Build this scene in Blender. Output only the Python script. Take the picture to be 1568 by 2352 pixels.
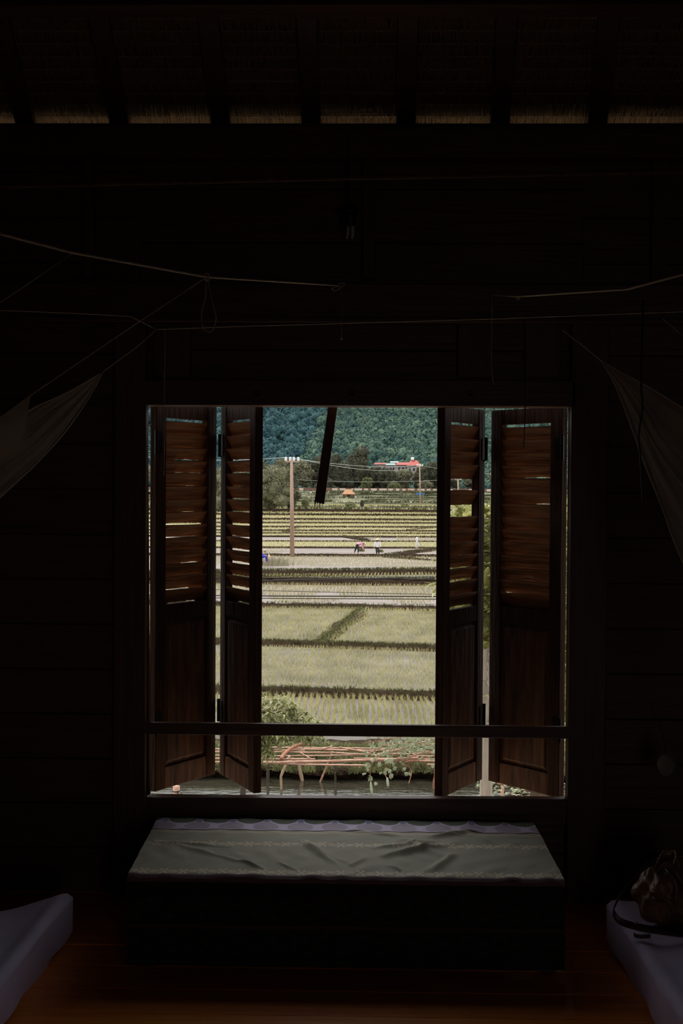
import bpy, math, random
import numpy as np
from mathutils import Vector, Matrix
for o in list(bpy.data.objects): bpy.data.objects.remove(o, do_unlink=True)
SC = bpy.context.scene; COL = SC.collection
random.seed(7); RNG = np.random.default_rng(11)

# ------------------------------------------------------------ camera, sky, sun, exposure
FPX = 3000.0; YAW = .022; PIT = .0203; ROLL = .0063; EYE = 1.55
CAM = Vector((0, 0, EYE))
F_ = Vector((-math.sin(YAW)*math.cos(PIT), math.cos(YAW)*math.cos(PIT), -math.sin(PIT)))
R0 = Vector((math.cos(YAW), math.sin(YAW), 0)); U0 = R0.cross(F_)
R_ = R0*math.cos(ROLL) + U0*math.sin(ROLL); U_ = U0*math.cos(ROLL) - R0*math.sin(ROLL)
cd = bpy.data.cameras.new('camera'); cam = bpy.data.objects.new('camera', cd); COL.objects.link(cam)
M = Matrix.Identity(4)
for i in range(3):
    M[i][0] = R_[i]; M[i][1] = U_[i]; M[i][2] = -F_[i]; M[i][3] = CAM[i]
cam.matrix_world = M
cd.sensor_fit = 'HORIZONTAL'; cd.sensor_width = 24; cd.lens = FPX/1568*24
cd.clip_start = .05; cd.clip_end = 6000
SC.camera = cam

W = bpy.data.worlds.new('world'); SC.world = W; W.use_nodes = True
bg = W.node_tree.nodes['Background']; bg.inputs[0].default_value = (.93, .94, .95, 1); bg.inputs[1].default_value = 1.7
sd = bpy.data.lights.new('sun', 'SUN'); sd.energy = 3.2; sd.angle = math.radians(4); sd.color = (1, .95, .86)
sun = bpy.data.objects.new('sun', sd); COL.objects.link(sun)
SUNDIR = Vector((.28, -.35, -.95)).normalized()            # the way the light travels: high, from beyond the fields
sun.rotation_euler = SUNDIR.to_track_quat('-Z', 'Y').to_euler()
SC.view_settings.view_transform = 'Standard'; SC.view_settings.look = 'None'
SC.view_settings.gamma = 1; SC.view_settings.use_curve_mapping = False
SC.view_settings.exposure = -.1

# ------------------------------------------------------------ measuring helpers
def ray(px, py): return F_ + R_*((px-784)/FPX) + U_*((1176-py)/FPX)
def P(px, py, Y):
    d = ray(px, py); return CAM + d*(Y/d.y)
def G(px, py, z):
    d = ray(px, py); return CAM + d*((z-EYE)/d.z)

# ------------------------------------------------------------ materials
MAT = {}
def nt(name):
    m = bpy.data.materials.new(name); m.use_nodes = True; t = m.node_tree; b = t.nodes['Principled BSDF']
    MAT[name] = m; return m, t, b
def mat(name, c1, c2=None, rough=.7, scale=(8, 8, 8), bump=0., spec=.5, trans=0., metal=0., detail=4, coord='Object'):
    m, t, b = nt(name); b.inputs['Roughness'].default_value = rough; b.inputs['Metallic'].default_value = metal
    b.inputs['Specular IOR Level'].default_value = spec
    tc = t.nodes.new('ShaderNodeTexCoord'); mp = t.nodes.new('ShaderNodeMapping'); mp.inputs['Scale'].default_value = scale
    t.links.new(tc.outputs[coord], mp.inputs[0])
    n = t.nodes.new('ShaderNodeTexNoise'); n.inputs['Scale'].default_value = 1; n.inputs['Detail'].default_value = detail
    t.links.new(mp.outputs[0], n.inputs['Vector'])
    r = t.nodes.new('ShaderNodeValToRGB'); r.color_ramp.elements[0].position = .3; r.color_ramp.elements[1].position = .7
    r.color_ramp.elements[0].color = (*c1, 1); r.color_ramp.elements[1].color = (*(c2 or c1), 1)
    t.links.new(n.outputs[0], r.inputs[0]); t.links.new(r.outputs[0], b.inputs['Base Color'])
    if bump:
        bp = t.nodes.new('ShaderNodeBump'); bp.inputs['Strength'].default_value = bump; bp.inputs['Distance'].default_value = .02
        t.links.new(n.outputs[0], bp.inputs['Height']); t.links.new(bp.outputs[0], b.inputs['Normal'])
    if trans:
        tr = t.nodes.new('ShaderNodeBsdfTranslucent'); mx = t.nodes.new('ShaderNodeMixShader'); mx.inputs[0].default_value = trans
        t.links.new(r.outputs[0], tr.inputs[0]); t.links.new(b.outputs[0], mx.inputs[1]); t.links.new(tr.outputs[0], mx.inputs[2])
        t.links.new(mx.outputs[0], t.nodes['Material Output'].inputs[0])
    return m
mat('wood_dark', (.075, .030, .016), (.13, .055, .027), .55, (3, 40, 40), .25)
mat('wood_dark_v', (.075, .030, .016), (.13, .055, .027), .55, (40, 40, 3), .25)
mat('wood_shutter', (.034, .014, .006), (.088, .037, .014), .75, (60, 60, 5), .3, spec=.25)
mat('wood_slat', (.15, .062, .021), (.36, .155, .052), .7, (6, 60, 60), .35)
mat('wood_floor', (.78, .20, .022), (.95, .34, .045), .36, (2, 30, 30), .12, spec=.3)
mat('wood_worn', (.045, .018, .008), (.20, .09, .034), .7, (40, 40, 6), .4)
mat('iron', (.008, .008, .009), (.02, .018, .016), .5, metal=.6)
mat('rope', (.55, .46, .34), (.72, .62, .48), .9, (200, 200, 200), .4)
mat('rope_dark', (.05, .04, .03), None, .9)
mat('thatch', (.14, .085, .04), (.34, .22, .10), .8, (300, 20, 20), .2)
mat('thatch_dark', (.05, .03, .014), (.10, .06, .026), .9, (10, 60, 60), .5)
mat('conduit', (.06, .045, .035), (.08, .06, .045), .6)
mat('glass_white', (.6, .58, .5), None, .15)
mat('plastic_dark', (.012, .010, .009), None, .35)
mat('bed_linen', (.60, .51, .74), (.70, .60, .84), .85, (6, 6, 6), .15)
mat('leather', (.12, .052, .020), (.26, .12, .045), .42, (25, 25, 25), .5)
mat('leather_edge', (.030, .015, .008), (.05, .025, .012), .6, (25, 25, 25), .2)
mat('brass', (.6, .45, .2), None, .25, metal=1.)
mat('pale_cloth', (.22, .19, .15), (.3, .27, .22), .9, (30, 30, 30), .3)
# outside
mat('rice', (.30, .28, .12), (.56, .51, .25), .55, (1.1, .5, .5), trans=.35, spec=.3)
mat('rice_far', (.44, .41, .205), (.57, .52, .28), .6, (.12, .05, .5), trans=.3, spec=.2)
mat('scrub_ground', (.09, .09, .055), (.21, .205, .125), .9, (.25, .3, .3))
mat('yard_earth', (.42, .34, .26), (.52, .43, .33), .9, (1, 1, 1))  # unseen ground, kept pale to bounce daylight up under the eave
mat('grass_dark', (.035, .042, .016), (.09, .10, .035), .7, (2, 2, 2), trans=.15, spec=.2)
mat('grass', (.035, .042, .012), (.13, .135, .04), .6, (2.2, 2.2, 2.2), trans=.25, spec=.25)
mat('weed', (.035, .05, .014), (.27, .28, .11), .55, (3, 3, 3), trans=.25, spec=.3)  # bright end of the ramp stands for sunlit highlights
mat('soil', (.018, .011, .007), (.045, .028, .017), .95, (3, 3, 3), .6, spec=.05)  # near-black: shade of the backlit dike faces is put into the colour
mat('far_soil', (.24, .215, .12), (.33, .30, .17), .9, (.08, .25, .3), .3)
mat('brush', (.30, .27, .18), (.42, .38, .26), .9, (3, 3, 3))
mat('mango_leaf', (.13, .14, .045), (.42, .41, .17), .5, (5, 5, 5), trans=.3, spec=.6)
mat('near_leaf', (.22, .24, .06), (.48, .47, .20), .32, (9, 9, 9), trans=.45, spec=.6)
mat('gourd_leaf', (.24, .27, .14), (.42, .43, .28), .5, (6, 6, 6), trans=.3, spec=.4)
mat('gourd', (.36, .38, .26), (.5, .5, .36), .5, (8, 8, 8))
mat('bark_pale', (.26, .22, .17), (.42, .37, .30), .8, (20, 20, 4), .5)
mat('bark', (.05, .035, .025), (.10, .075, .05), .9, (10, 10, 2), .5)
mat('bamboo', (.28, .12, .065), (.55, .34, .24), .45, (2, 30, 30), .1)  # shaded undersides and lit tops put into the two tones
mat('bamboo_leg', (.30, .20, .12), (.55, .38, .25), .6, (10, 10, 2), .1)
mat('branch', (.20, .075, .035), (.34, .13, .06), .7, (14, 14, 14), .5)
mat('concrete', (.30, .20, .14), (.42, .29, .21), .8, (3, 3, .4), .2)
mat('porcelain', (.8, .8, .78), None, .2)
mat('cable', (.004, .004, .004), None, .5)
mat('wire', (.5, .5, .48), None, .5)
mat('tree_a', (.05, .053, .03), (.32, .31, .19), .6, (.9, .9, .9), trans=.2, spec=.2)  # sunlit tips and inner shade put into the mottled leaf tones
mat('tree_b', (.030, .034, .022), (.15, .148, .095), .6, (.7, .7, .7), trans=.2, spec=.2)  # darkened as the shaded part of that painted contrast
mat('tree_c', (.10, .12, .045), (.23, .24, .11), .6, (.4, .4, .4), trans=.2, spec=.2)
mat('hill_left', (.012, .042, .055), (.055, .115, .115), .8, (.13, .13, .13), spec=.1)  # distance haze put into the forest colour as blue
mat('hill_right', (.007, .036, .042), (.105, .165, .115), .8, (.13, .13, .13), spec=.1)  # teal haze, crown shadows and highlights put into the tones
mat('hill_soil', (.010, .035, .035), (.02, .05, .045), .9, (.02, .02, .02), spec=.1)
mat('brick', (.13, .06, .045), (.24, .13, .10), .9, (.3, .3, .5))
mat('plaster', (.50, .42, .34), (.62, .54, .46), .9)
mat('hut_roof', (.30, .14, .07), (.45, .24, .13), .9, (3, 3, 3), .3)
mat('hut_wall', (.16, .10, .06), (.34, .24, .16), .9, (2, 2, 2))
mat('red_roof', (.32, .045, .035), (.40, .07, .055), .6, (.3, .3, .3))
mat('teal_roof', (.16, .24, .23), (.26, .34, .33), .6, (.3, .3, .3))
mat('white_wall', (.34, .31, .28), None, .8)
mat('tarp', (.02, .12, .32), (.04, .17, .40), .5)
mat('orange_cloth', (.65, .12, .04), None, .8)
mat('skin', (.36, .19, .11), (.44, .24, .14), .6, (8, 8, 8))
mat('pink_shirt', (.60, .25, .42), (.72, .36, .52), .8, (10, 10, 10))
mat('white_shirt', (.74, .74, .76), (.80, .80, .82), .8, (10, 10, 10))
mat('blue_shirt', (.012, .03, .40), (.02, .05, .50), .7, (10, 10, 10))
mat('black_cloth', (.012, .010, .012), (.022, .018, .02), .8)
mat('maroon_cloth', (.10, .02, .02), (.14, .035, .03), .8)
mat('straw_hat', (.62, .47, .32), (.74, .60, .44), .7, (20, 20, 20))
mat('white_plastic', (.72, .74, .68), (.8, .8, .76), .5, (4, 4, 4), trans=.2)
mat('hair', (.01, .008, .006), None, .6)

def water(name, c1, c2, rough, bs, bstr, scale, spec=.5):
    m, t, b = nt(name); b.inputs['Roughness'].default_value = rough; b.inputs['Specular IOR Level'].default_value = spec
    tc = t.nodes.new('ShaderNodeTexCoord'); mp = t.nodes.new('ShaderNodeMapping'); mp.inputs['Scale'].default_value = scale
    t.links.new(tc.outputs['Object'], mp.inputs[0])
    n = t.nodes.new('ShaderNodeTexNoise'); n.inputs['Scale'].default_value = 1; n.inputs['Detail'].default_value = 5
    t.links.new(mp.outputs[0], n.inputs['Vector'])
    r = t.nodes.new('ShaderNodeValToRGB'); r.color_ramp.elements[0].position = .35; r.color_ramp.elements[1].position = .65
    r.color_ramp.elements[0].color = (*c1, 1); r.color_ramp.elements[1].color = (*c2, 1)
    t.links.new(n.outputs[0], r.inputs[0]); t.links.new(r.outputs[0], b.inputs['Base Color'])
    n2 = t.nodes.new('ShaderNodeTexNoise'); n2.inputs['Scale'].default_value = bs; n2.inputs['Detail'].default_value = 3
    mp2 = t.nodes.new('ShaderNodeMapping'); mp2.inputs['Scale'].default_value = (.35, 1, 1)
    t.links.new(tc.outputs['Object'], mp2.inputs[0]); t.links.new(mp2.outputs[0], n2.inputs['Vector'])
    bp = t.nodes.new('ShaderNodeBump'); bp.inputs['Strength'].default_value = bstr; bp.inputs['Distance'].default_value = .05
    t.links.new(n2.outputs[0], bp.inputs['Height']); t.links.new(bp.outputs[0], b.inputs['Normal'])
water('paddy_water', (.085, .072, .058), (.15, .128, .105), .45, 3, .15, (.15, .6, 1), .28)
water('paddy_water_open', (.165, .135, .115), (.25, .21, .185), .5, 3, .15, (.2, .8, 1), .18)
water('pond_water', (.030, .027, .018), (.045, .040, .027), .06, 5, .35, (.3, .6, 1))

def net_mat():
    m, t, b = nt('net'); t.nodes.remove(b)
    df = t.nodes.new('ShaderNodeBsdfDiffuse'); df.inputs[0].default_value = (.75, .66, .54, 1)
    tl = t.nodes.new('ShaderNodeBsdfTranslucent'); tl.inputs[0].default_value = (.70, .62, .50, 1)
    ad = t.nodes.new('ShaderNodeMixShader'); ad.inputs[0].default_value = .5
    tp = t.nodes.new('ShaderNodeBsdfTransparent'); mx = t.nodes.new('ShaderNodeMixShader')
    tc = t.nodes.new('ShaderNodeTexCoord'); n = t.nodes.new('ShaderNodeTexNoise'); n.inputs['Scale'].default_value = 5
    rr = t.nodes.new('ShaderNodeMapRange'); rr.inputs[3].default_value = .35; rr.inputs[4].default_value = .8
    t.links.new(tc.outputs['Object'], n.inputs['Vector']); t.links.new(n.outputs[0], rr.inputs[0]); t.links.new(rr.outputs[0], mx.inputs[0])
    t.links.new(df.outputs[0], ad.inputs[1]); t.links.new(tl.outputs[0], ad.inputs[2])
    t.links.new(tp.outputs[0], mx.inputs[1]); t.links.new(ad.outputs[0], mx.inputs[2])
    t.links.new(mx.outputs[0], t.nodes['Material Output'].inputs[0])
net_mat()
def cloth_mat():
    m, t, b = nt('woven_cloth'); b.inputs['Roughness'].default_value = .85; b.inputs['Specular IOR Level'].default_value = .3
    a = t.nodes.new('ShaderNodeAttribute'); a.attribute_name = 'weave'
    t.links.new(a.outputs['Color'], b.inputs['Base Color'])
cloth_mat()

# ------------------------------------------------------------ mesh helpers
class MB:
    def __init__(s): s.v = []; s.f = []
    def add(s, vs, fs):
        k = len(s.v); s.v += [tuple(v) for v in vs]; s.f += [tuple(i+k for i in f) for f in fs]; return s
    def hexa(s, c):                                   # eight corners: bottom ring, top ring
        return s.add(c, [(0, 3, 2, 1), (4, 5, 6, 7), (0, 1, 5, 4), (1, 2, 6, 5), (2, 3, 7, 6), (3, 0, 4, 7)])
    def box(s, x0, x1, y0, y1, z0, z1):
        return s.hexa([(x0, y0, z0), (x1, y0, z0), (x1, y1, z0), (x0, y1, z0), (x0, y0, z1), (x1, y0, z1), (x1, y1, z1), (x0, y1, z1)])
    def tube(s, pts, r, n=8, cap=True):
        pts = [Vector(p) for p in pts]; m = len(pts)
        rs = r if isinstance(r, (list, tuple)) else [r]*m
        k = len(s.v); up = Vector((0, 0, 1)); u = None
        for i, p in enumerate(pts):
            t = (pts[min(i+1, m-1)] - pts[max(i-1, 0)]).normalized()
            if u is None: u = t.cross(up if abs(t.z) < .9 else Vector((1, 0, 0))).normalized()
            else:
                u = (u - t*u.dot(t)); u = u.normalized() if u.length > 1e-6 else t.orthogonal().normalized()
            w = t.cross(u)
            for j in range(n):
                a = 2*math.pi*j/n; s.v.append(tuple(p + (u*math.cos(a) + w*math.sin(a))*rs[i]))
        for i in range(m-1):
            for j in range(n): s.f.append((k+i*n+j, k+i*n+(j+1) % n, k+(i+1)*n+(j+1) % n, k+(i+1)*n+j))
        if cap: s.f.append(tuple(k+j for j in range(n))[::-1]); s.f.append(tuple(k+(m-1)*n+j for j in range(n)))
        return s
    def lathe(s, prof, c=(0, 0, 0), n=16):
        k = len(s.v); m = len(prof)
        for r, z in prof:
            for j in range(n): a = 2*math.pi*j/n; s.v.append((c[0]+r*math.cos(a), c[1]+r*math.sin(a), c[2]+z))
        for i in range(m-1):
            for j in range(n): s.f.append((k+i*n+j, k+i*n+(j+1) % n, k+(i+1)*n+(j+1) % n, k+(i+1)*n+j))
        s.f.append(tuple(k+j for j in range(n))[::-1]); s.f.append(tuple(k+(m-1)*n+j for j in range(n)))
        return s
    def torus(s, c, R, r, ax='y', n=20, m=8):
        pts = []
        for i in range(n+1):
            a = 2*math.pi*i/n
            pts.append((c[0]+R*math.cos(a), c[1], c[2]+R*math.sin(a)) if ax == 'y' else (c[0]+R*math.cos(a), c[1]+R*math.sin(a), c[2]))
        return s.tube(pts, r, m)
    def grid(s, fn, nu, nv):
        k = len(s.v)
        for j in range(nv+1):
            for i in range(nu+1): s.v.append(tuple(fn(i/nu, j/nv)))
        for j in range(nv):
            for i in range(nu): a = k+j*(nu+1)+i; s.f.append((a, a+1, a+nu+2, a+nu+1))
        return s
    def leaf(s, p, d, L, w, side=None, droop=.25, n=4, tip=2.):
        p = Vector(p); d = Vector(d).normalized()
        side = (d.cross(Vector((0, 0, 1))) if side is None else Vector(side))
        if side.length < 1e-3: side = Vector((1, 0, 0))
        side.normalize(); k = len(s.v)
        for i in range(n+1):
            t = i/n; ww = w*.5*math.sin(math.pi*min(.97, t**.75*.94+.05)); c = p + d*(L*t) + Vector((0, 0, -droop*L*t*t))
            nrm = side.cross(d)*(-.25*ww)
            s.v += [tuple(c-side*ww), tuple(c+nrm), tuple(c+side*ww)]
        for i in range(n):
            a = k+3*i; s.f += [(a, a+1, a+4, a+3), (a+1, a+2, a+5, a+4)]
        return s
    def build(s, name, m, parent=None, smooth=False, bevel=0.):
        me = bpy.data.meshes.new(name); me.from_pydata(s.v, [], s.f); me.update()
        return link(name, me, m, parent, smooth, bevel)
def link(name, me, m, parent=None, smooth=False, bevel=0.):
    o = bpy.data.objects.new(name, me); COL.objects.link(o)
    me.materials.append(MAT[m])
    if smooth: me.polygons.foreach_set('use_smooth', [True]*len(me.polygons))
    if parent: o.parent = parent
    if bevel:
        b = o.modifiers.new('bevel', 'BEVEL'); b.width = bevel; b.segments = 2; b.limit_method = 'ANGLE'
    return o
def tag(o, label, cat, group=None, kind=None):
    o['label'] = label; o['category'] = cat
    if group: o['group'] = group
    if kind: o['kind'] = kind
    return o
def struct(o, label=None):
    o['kind'] = 'structure'
    if label: o['label'] = label
    return o
def empty(name, loc=(0, 0, 0), rz=0):
    o = bpy.data.objects.new(name, None); COL.objects.link(o); o.location = loc; o.rotation_euler.z = rz; o.empty_display_size = .1; return o
def npmesh(name, V, Fq, m, parent=None, smooth=False):
    """V: (n,3) array, Fq: (m,3|4) index array"""
    me = bpy.data.meshes.new(name); nf, k = Fq.shape
    me.vertices.add(len(V)); me.vertices.foreach_set('co', np.ascontiguousarray(V, dtype=np.float32).ravel())
    me.loops.add(nf*k); me.loops.foreach_set('vertex_index', Fq.astype(np.int32).ravel())
    me.polygons.add(nf); me.polygons.foreach_set('loop_start', np.arange(0, nf*k, k, dtype=np.int32))
    me.polygons.foreach_set('loop_total', np.full(nf, k, dtype=np.int32)); me.update(calc_edges=True)
    return link(name, me, m, parent, smooth)
def sm(a, b, x):
    t = min(1, max(0, (x-a)/(b-a))); return t*t*(3-2*t)

# ============================================================ THE ROOM
YW = 4.90                                            # inner face of the window wall
XL, XR, YB = -3.4, 3.4, -2.4
wl_t, wl_b = P(338, 932, YW), P(344, 1829, YW); wr_t, wr_b = P(1306, 936, YW), P(1299, 1833, YW)
ZT = (wl_t.z+wr_t.z)/2; ZB = (wl_b.z+wr_b.z)/2
WALLTOP = P(784, 281, YW).z
SL = .63; ZR0 = WALLTOP+.085                          # underside of the roof at the wall plane
def roofz(y): return ZR0 + SL*(YW-y)
m = MB()
for i in range(40):                                   # broad floor boards laid across the room
    y0 = YB+i*.1875; m.box(XL, XR, y0, min(y0+.184, 5.0), -.035, random.uniform(-.001, .001))
struct(m.build('floor', 'wood_floor', bevel=.002), 'dark polished board floor')

xl, xr = wl_b.x-.004, wr_b.x+.004; XLW, XRW = xl-.04, xr+.04
def wallplanks(name, quads, mt):
    m = MB()
    for x0, x1, z0, z1, h in quads:
        z = z0
        while z < z1-.01:
            zz = min(z+h, z1); m.box(x0, x1, YW+random.uniform(0, .006), YW+.05, z+.002, zz-.002); z = zz
    m.box(XL, XLW, YW+.03, YW+.06, -.03, WALLTOP)
    m.box(XRW, XR, YW+.03, YW+.06, -.03, WALLTOP)
    m.box(XLW, XRW, YW+.03, YW+.06, ZT+.01, WALLTOP)
    m.box(XLW, XRW, YW+.03, YW+.06, -.03, ZB-.01)
    return struct(m.build(name, mt, bevel=.002))
wallplanks('wall_window', [(XL, XLW, 0, WALLTOP, .17), (XRW, XR, 0, WALLTOP, .17), (XLW, XRW, 0, ZB-.03, .17), (XLW, XRW, ZT+.01, WALLTOP, .2)], 'wood_dark')
def sidewall(name, x0, x1):
    m = MB(); pr = [(YB, 0), (YW+.05, 0), (YW+.05, roofz(YW+.05)), (1.2, roofz(1.2)), (YB, roofz(1.2)-SL*(1.2-YB))]
    m.add([(x0, y, z) for y, z in pr]+[(x1, y, z) for y, z in pr], [(0, 1, 2, 3, 4), (9, 8, 7, 6, 5)]+[(i, (i+1) % 5+0, (i+1) % 5+5, i+5) for i in range(5)])
    for k in range(12):
        xx = (x1, x1+.02) if x1 > x0 and x0 < 0 else (x0-.02, x0)
        m.box(xx[0], xx[1], YB, YW, k*.22+.01, k*.22+.215)
    return struct(m.build(name, 'wood_dark'))
sidewall('wall_left', XL-.06, XL); sidewall('wall_right', XR, XR+.06)
ZG = roofz(1.2)-SL*(1.2-YB)+.02; DX0, DX1, DZ = .95, 1.5, 1.9     # back wall; unseen doorway added for faint light from behind
struct(MB().box(XL-.06, DX0, YB-.06, YB, 0, ZG).box(DX1, XR+.06, YB-.06, YB, 0, ZG).box(DX0, DX1, YB-.06, YB, DZ, ZG).build('wall_back', 'wood_dark'))
dr = struct(empty('door_1', ((DX0+DX1)/2, YB, 0)), 'open doorway added in the unseen wall behind')
for nm, q in (('door_jamb', (DX0-.06, DX0, YB-.08, YB+.03, 0, DZ)), ('door_jamb', (DX1, DX1+.06, YB-.08, YB+.03, 0, DZ)), ('door_head', (DX0-.06, DX1+.06, YB-.08, YB+.03, DZ, DZ+.07))):
    o_ = MB().box(*q).build(nm, 'wood_dark_v', dr, bevel=.003); o_.location = -dr.location
# roof: slope over the window wall with a low eave, and the slope behind the camera
m = MB(); T = .16
def slab(m, y0, z0, y1, z1, x0, x1, t):
    m.hexa([(x0, y0, z0), (x1, y0, z0), (x1, y1, z1), (x0, y1, z1), (x0, y0, z0+t), (x1, y0, z0+t), (x1, y1, z1+t), (x0, y1, z1+t)])
EAVE = 5.77
slab(m, 1.2, roofz(1.2), EAVE, roofz(EAVE), XL-.5, XR+.5, T); slab(m, YB-.5, roofz(1.2)-SL*(1.7-YB), 1.2, roofz(1.2), XL-.5, XR+.5, T)
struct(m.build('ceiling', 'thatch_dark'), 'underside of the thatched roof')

# thatch bundles seen between the rafters: rows of short straws tied to thin battens
nrow = 15; rows = []
for r in range(nrow):
    y = YW+.20-r*.047; n = 1100
    X = np.linspace(-1.75, 1.75, n)+RNG.normal(0, .002, n); ph = RNG.uniform(0, 6)
    sag = .006*np.sin(X*3+ph)+.004*np.sin(X*11+ph*2); ln = .060+.012*np.sin(X*5+ph)+RNG.normal(0, .005, n)
    skew = .012*np.sin(X*2.1+ph*3)+RNG.normal(0, .004, n); w = RNG.uniform(.0012, .0026, n)
    ya = y+sag; za = ZR0+SL*(YW-ya)-.004-RNG.uniform(0, .004, n); yb = ya+ln; zb = ZR0+SL*(YW-yb)-.020-RNG.uniform(0, .008, n)
    V = np.stack([np.stack([X-w, ya, za], 1), np.stack([X+w, ya, za], 1), np.stack([X+w*.5+skew, yb, zb], 1), np.stack([X-w*.5+skew, yb, zb], 1)], 1).reshape(-1, 3)
    rows.append(V)
V = np.concatenate(rows); F4 = np.arange(len(V)).reshape(-1, 4)
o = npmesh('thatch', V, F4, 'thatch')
tag(o, 'rows of pale straw thatch showing between the rafters along the wall top', 'thatch', kind='stuff')
m = MB()
for r in range(nrow):
    y = YW+.20-r*.047; m.tube([(x, y+.004*math.sin(x*4+r), roofz(y)-.010) for x in np.linspace(-1.8, 1.8, 25)], .0032, 5)
struct(m.build('thatch_batten', 'rope'), 'thin split-bamboo battens tying the thatch')
# rafters and beams
raf = [(-15, 60, 50, 270), (218, 60, 268, 262), (473, 60, 503, 262), (703, 60, 713, 265), (937, 50, 933, 268), (1166, 50, 1150, 270), (1402, 50, 1375, 275), (1640, 50, 1600, 275)]
for i, (xa, ya, xb, yb) in enumerate(raf):
    a = P(xa, ya, 4.50); b = P(xb, yb, YW)
    dx = (b.x-a.x)/(YW-4.5); m = MB(); w = .036
    def q(y, dz, sgn): return (b.x+dx*(y-YW)+sgn*w, y, roofz(y)-dz)
    y0, y1 = 1.3, YW+.1
    m.hexa([q(y0, .05, -1), q(y0, .05, 1), q(y1, .05, 1), q(y1, .05, -1), q(y0, .0, -1), q(y0, .0, 1), q(y1, .0, 1), q(y1, .0, -1)])
    struct(m.build('rafter', 'wood_dark_v', bevel=.004), 'dark sawn rafter under the thatch')
struct(MB().box(XL, XR, 4.38, 4.50, P(784, 42, 4.5).z, P(784, 42, 4.5).z+.11).build('purlin', 'wood_dark', bevel=.004), 'heavy dark purlin across the rafters')
def beam(name, pxa, pya, pxb, pyb, h, y0, y1, label, mt='wood_dark', x0=None, x1=None):
    a, b = P(pxa, pya, y0), P(pxb, pyb, y0); s = 0
    z = (a.z+b.z)/2
    xa = a.x if x0 is None else x0; xb = b.x if x1 is None else x1
    return struct(MB().box(xa, xb, y0, y1, z-h, z).build(name, mt, bevel=.004), label)
beam('wall_plate', 0, 283, 1568, 292, .115, 4.80, YW+.05, 'dark wall plate under the rafters', x0=XL, x1=XR)
beam('wall_beam', 0, 648, 1568, 655, .135, 4.79, YW+.02, 'dark beam across the wall above the window', x0=XL, x1=XR)
beam('picture_rail', 0, 724, 1568, 733, .018, 4.77, 4.80, 'thin lit moulding under the beam', x0=XL, x1=XR)
def post(xa, xb, ya, yb, y0, label):
    a, b = P(xa, ya, y0), P(xb, yb, y0)
    return struct(MB().box(a.x, b.x, y0, YW+.005, min(a.z, b.z), max(a.z, b.z)).build('wall_post', 'wood_dark_v', bevel=.004), label)
post(262, 331, 742, 2290, 4.85, 'dark post on the left of the window'); post(1314, 1384, 742, 2290, 4.85, 'dark post on the right of the window')
post(352, 436, 742, 868, 4.87, 'short board above the left shutters'); post(1052, 1130, 742, 868, 4.865, 'short board above the right shutters')
post(1206, 1290, 742, 868, 4.87, 'short board by the right post'); post(834, 862, 330, 640, 4.86, 'upper stud behind the hanging lamp')
post(190, 215, 360, 640, 4.86, 'upper stud on the left'); post(1500, 1530, 330, 640, 4.86, 'upper stud on the right')

# window 1: jambs, lintel, sill, safety rail
win = struct(empty('window_1', ((xl+xr)/2, YW, ZB)), 'wide wooden window opening looking onto rice fields')
def wpart(name, m, mt='wood_dark', bev=.003):
    o = m.build(name, mt, win, bevel=bev); o.location = -win.location; return o
D0, D1 = YW-.012, YW+.022
def quadpost(xt0, xt1, xb0, xb1):
    return MB().hexa([(xb0, D0, ZB), (xb1, D0, ZB), (xb1, D1, ZB), (xb0, D1, ZB), (xt0, D0, ZT), (xt1, D0, ZT), (xt1, D1, ZT), (xt0, D1, ZT)])
wpart('jamb', quadpost(wl_t.x-.05, wl_t.x, wl_b.x-.05, wl_b.x), 'wood_shutter'); wpart('jamb', quadpost(wr_t.x, wr_t.x+.05, wr_b.x, wr_b.x+.05), 'wood_shutter')
lt0, lt1 = P(338, 872, YW-.05), P(1306, 874, YW-.05)
def tilt(xa, xb, y0, y1, zal, zbl, zah, zbh):
    return MB().hexa([(xa, y0, zal), (xb, y0, zbl), (xb, y1, zbl), (xa, y1, zal), (xa, y0, zah), (xb, y0, zbh), (xb, y1, zbh), (xa, y1, zah)])
wpart('lintel', tilt(xl-.01, xr+.01, YW-.05, YW+.063, wl_t.z, wr_t.z, lt0.z, lt1.z))
wpart('sill', tilt(xl-.01, xr+.01, YW-.018, YW+.03, wl_b.z-.105, wr_b.z-.105, wl_b.z, wr_b.z))
ra, rb = P(340, 1657, YW-.02), P(1302, 1667, YW-.02); rc, rd = P(340, 1684, YW-.02), P(1302, 1694, YW-.02)
wpart('safety_rail', tilt(xl-.01, xr+.01, YW-.045, YW-.02, rc.z, rd.z, ra.z, rb.z))

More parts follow.
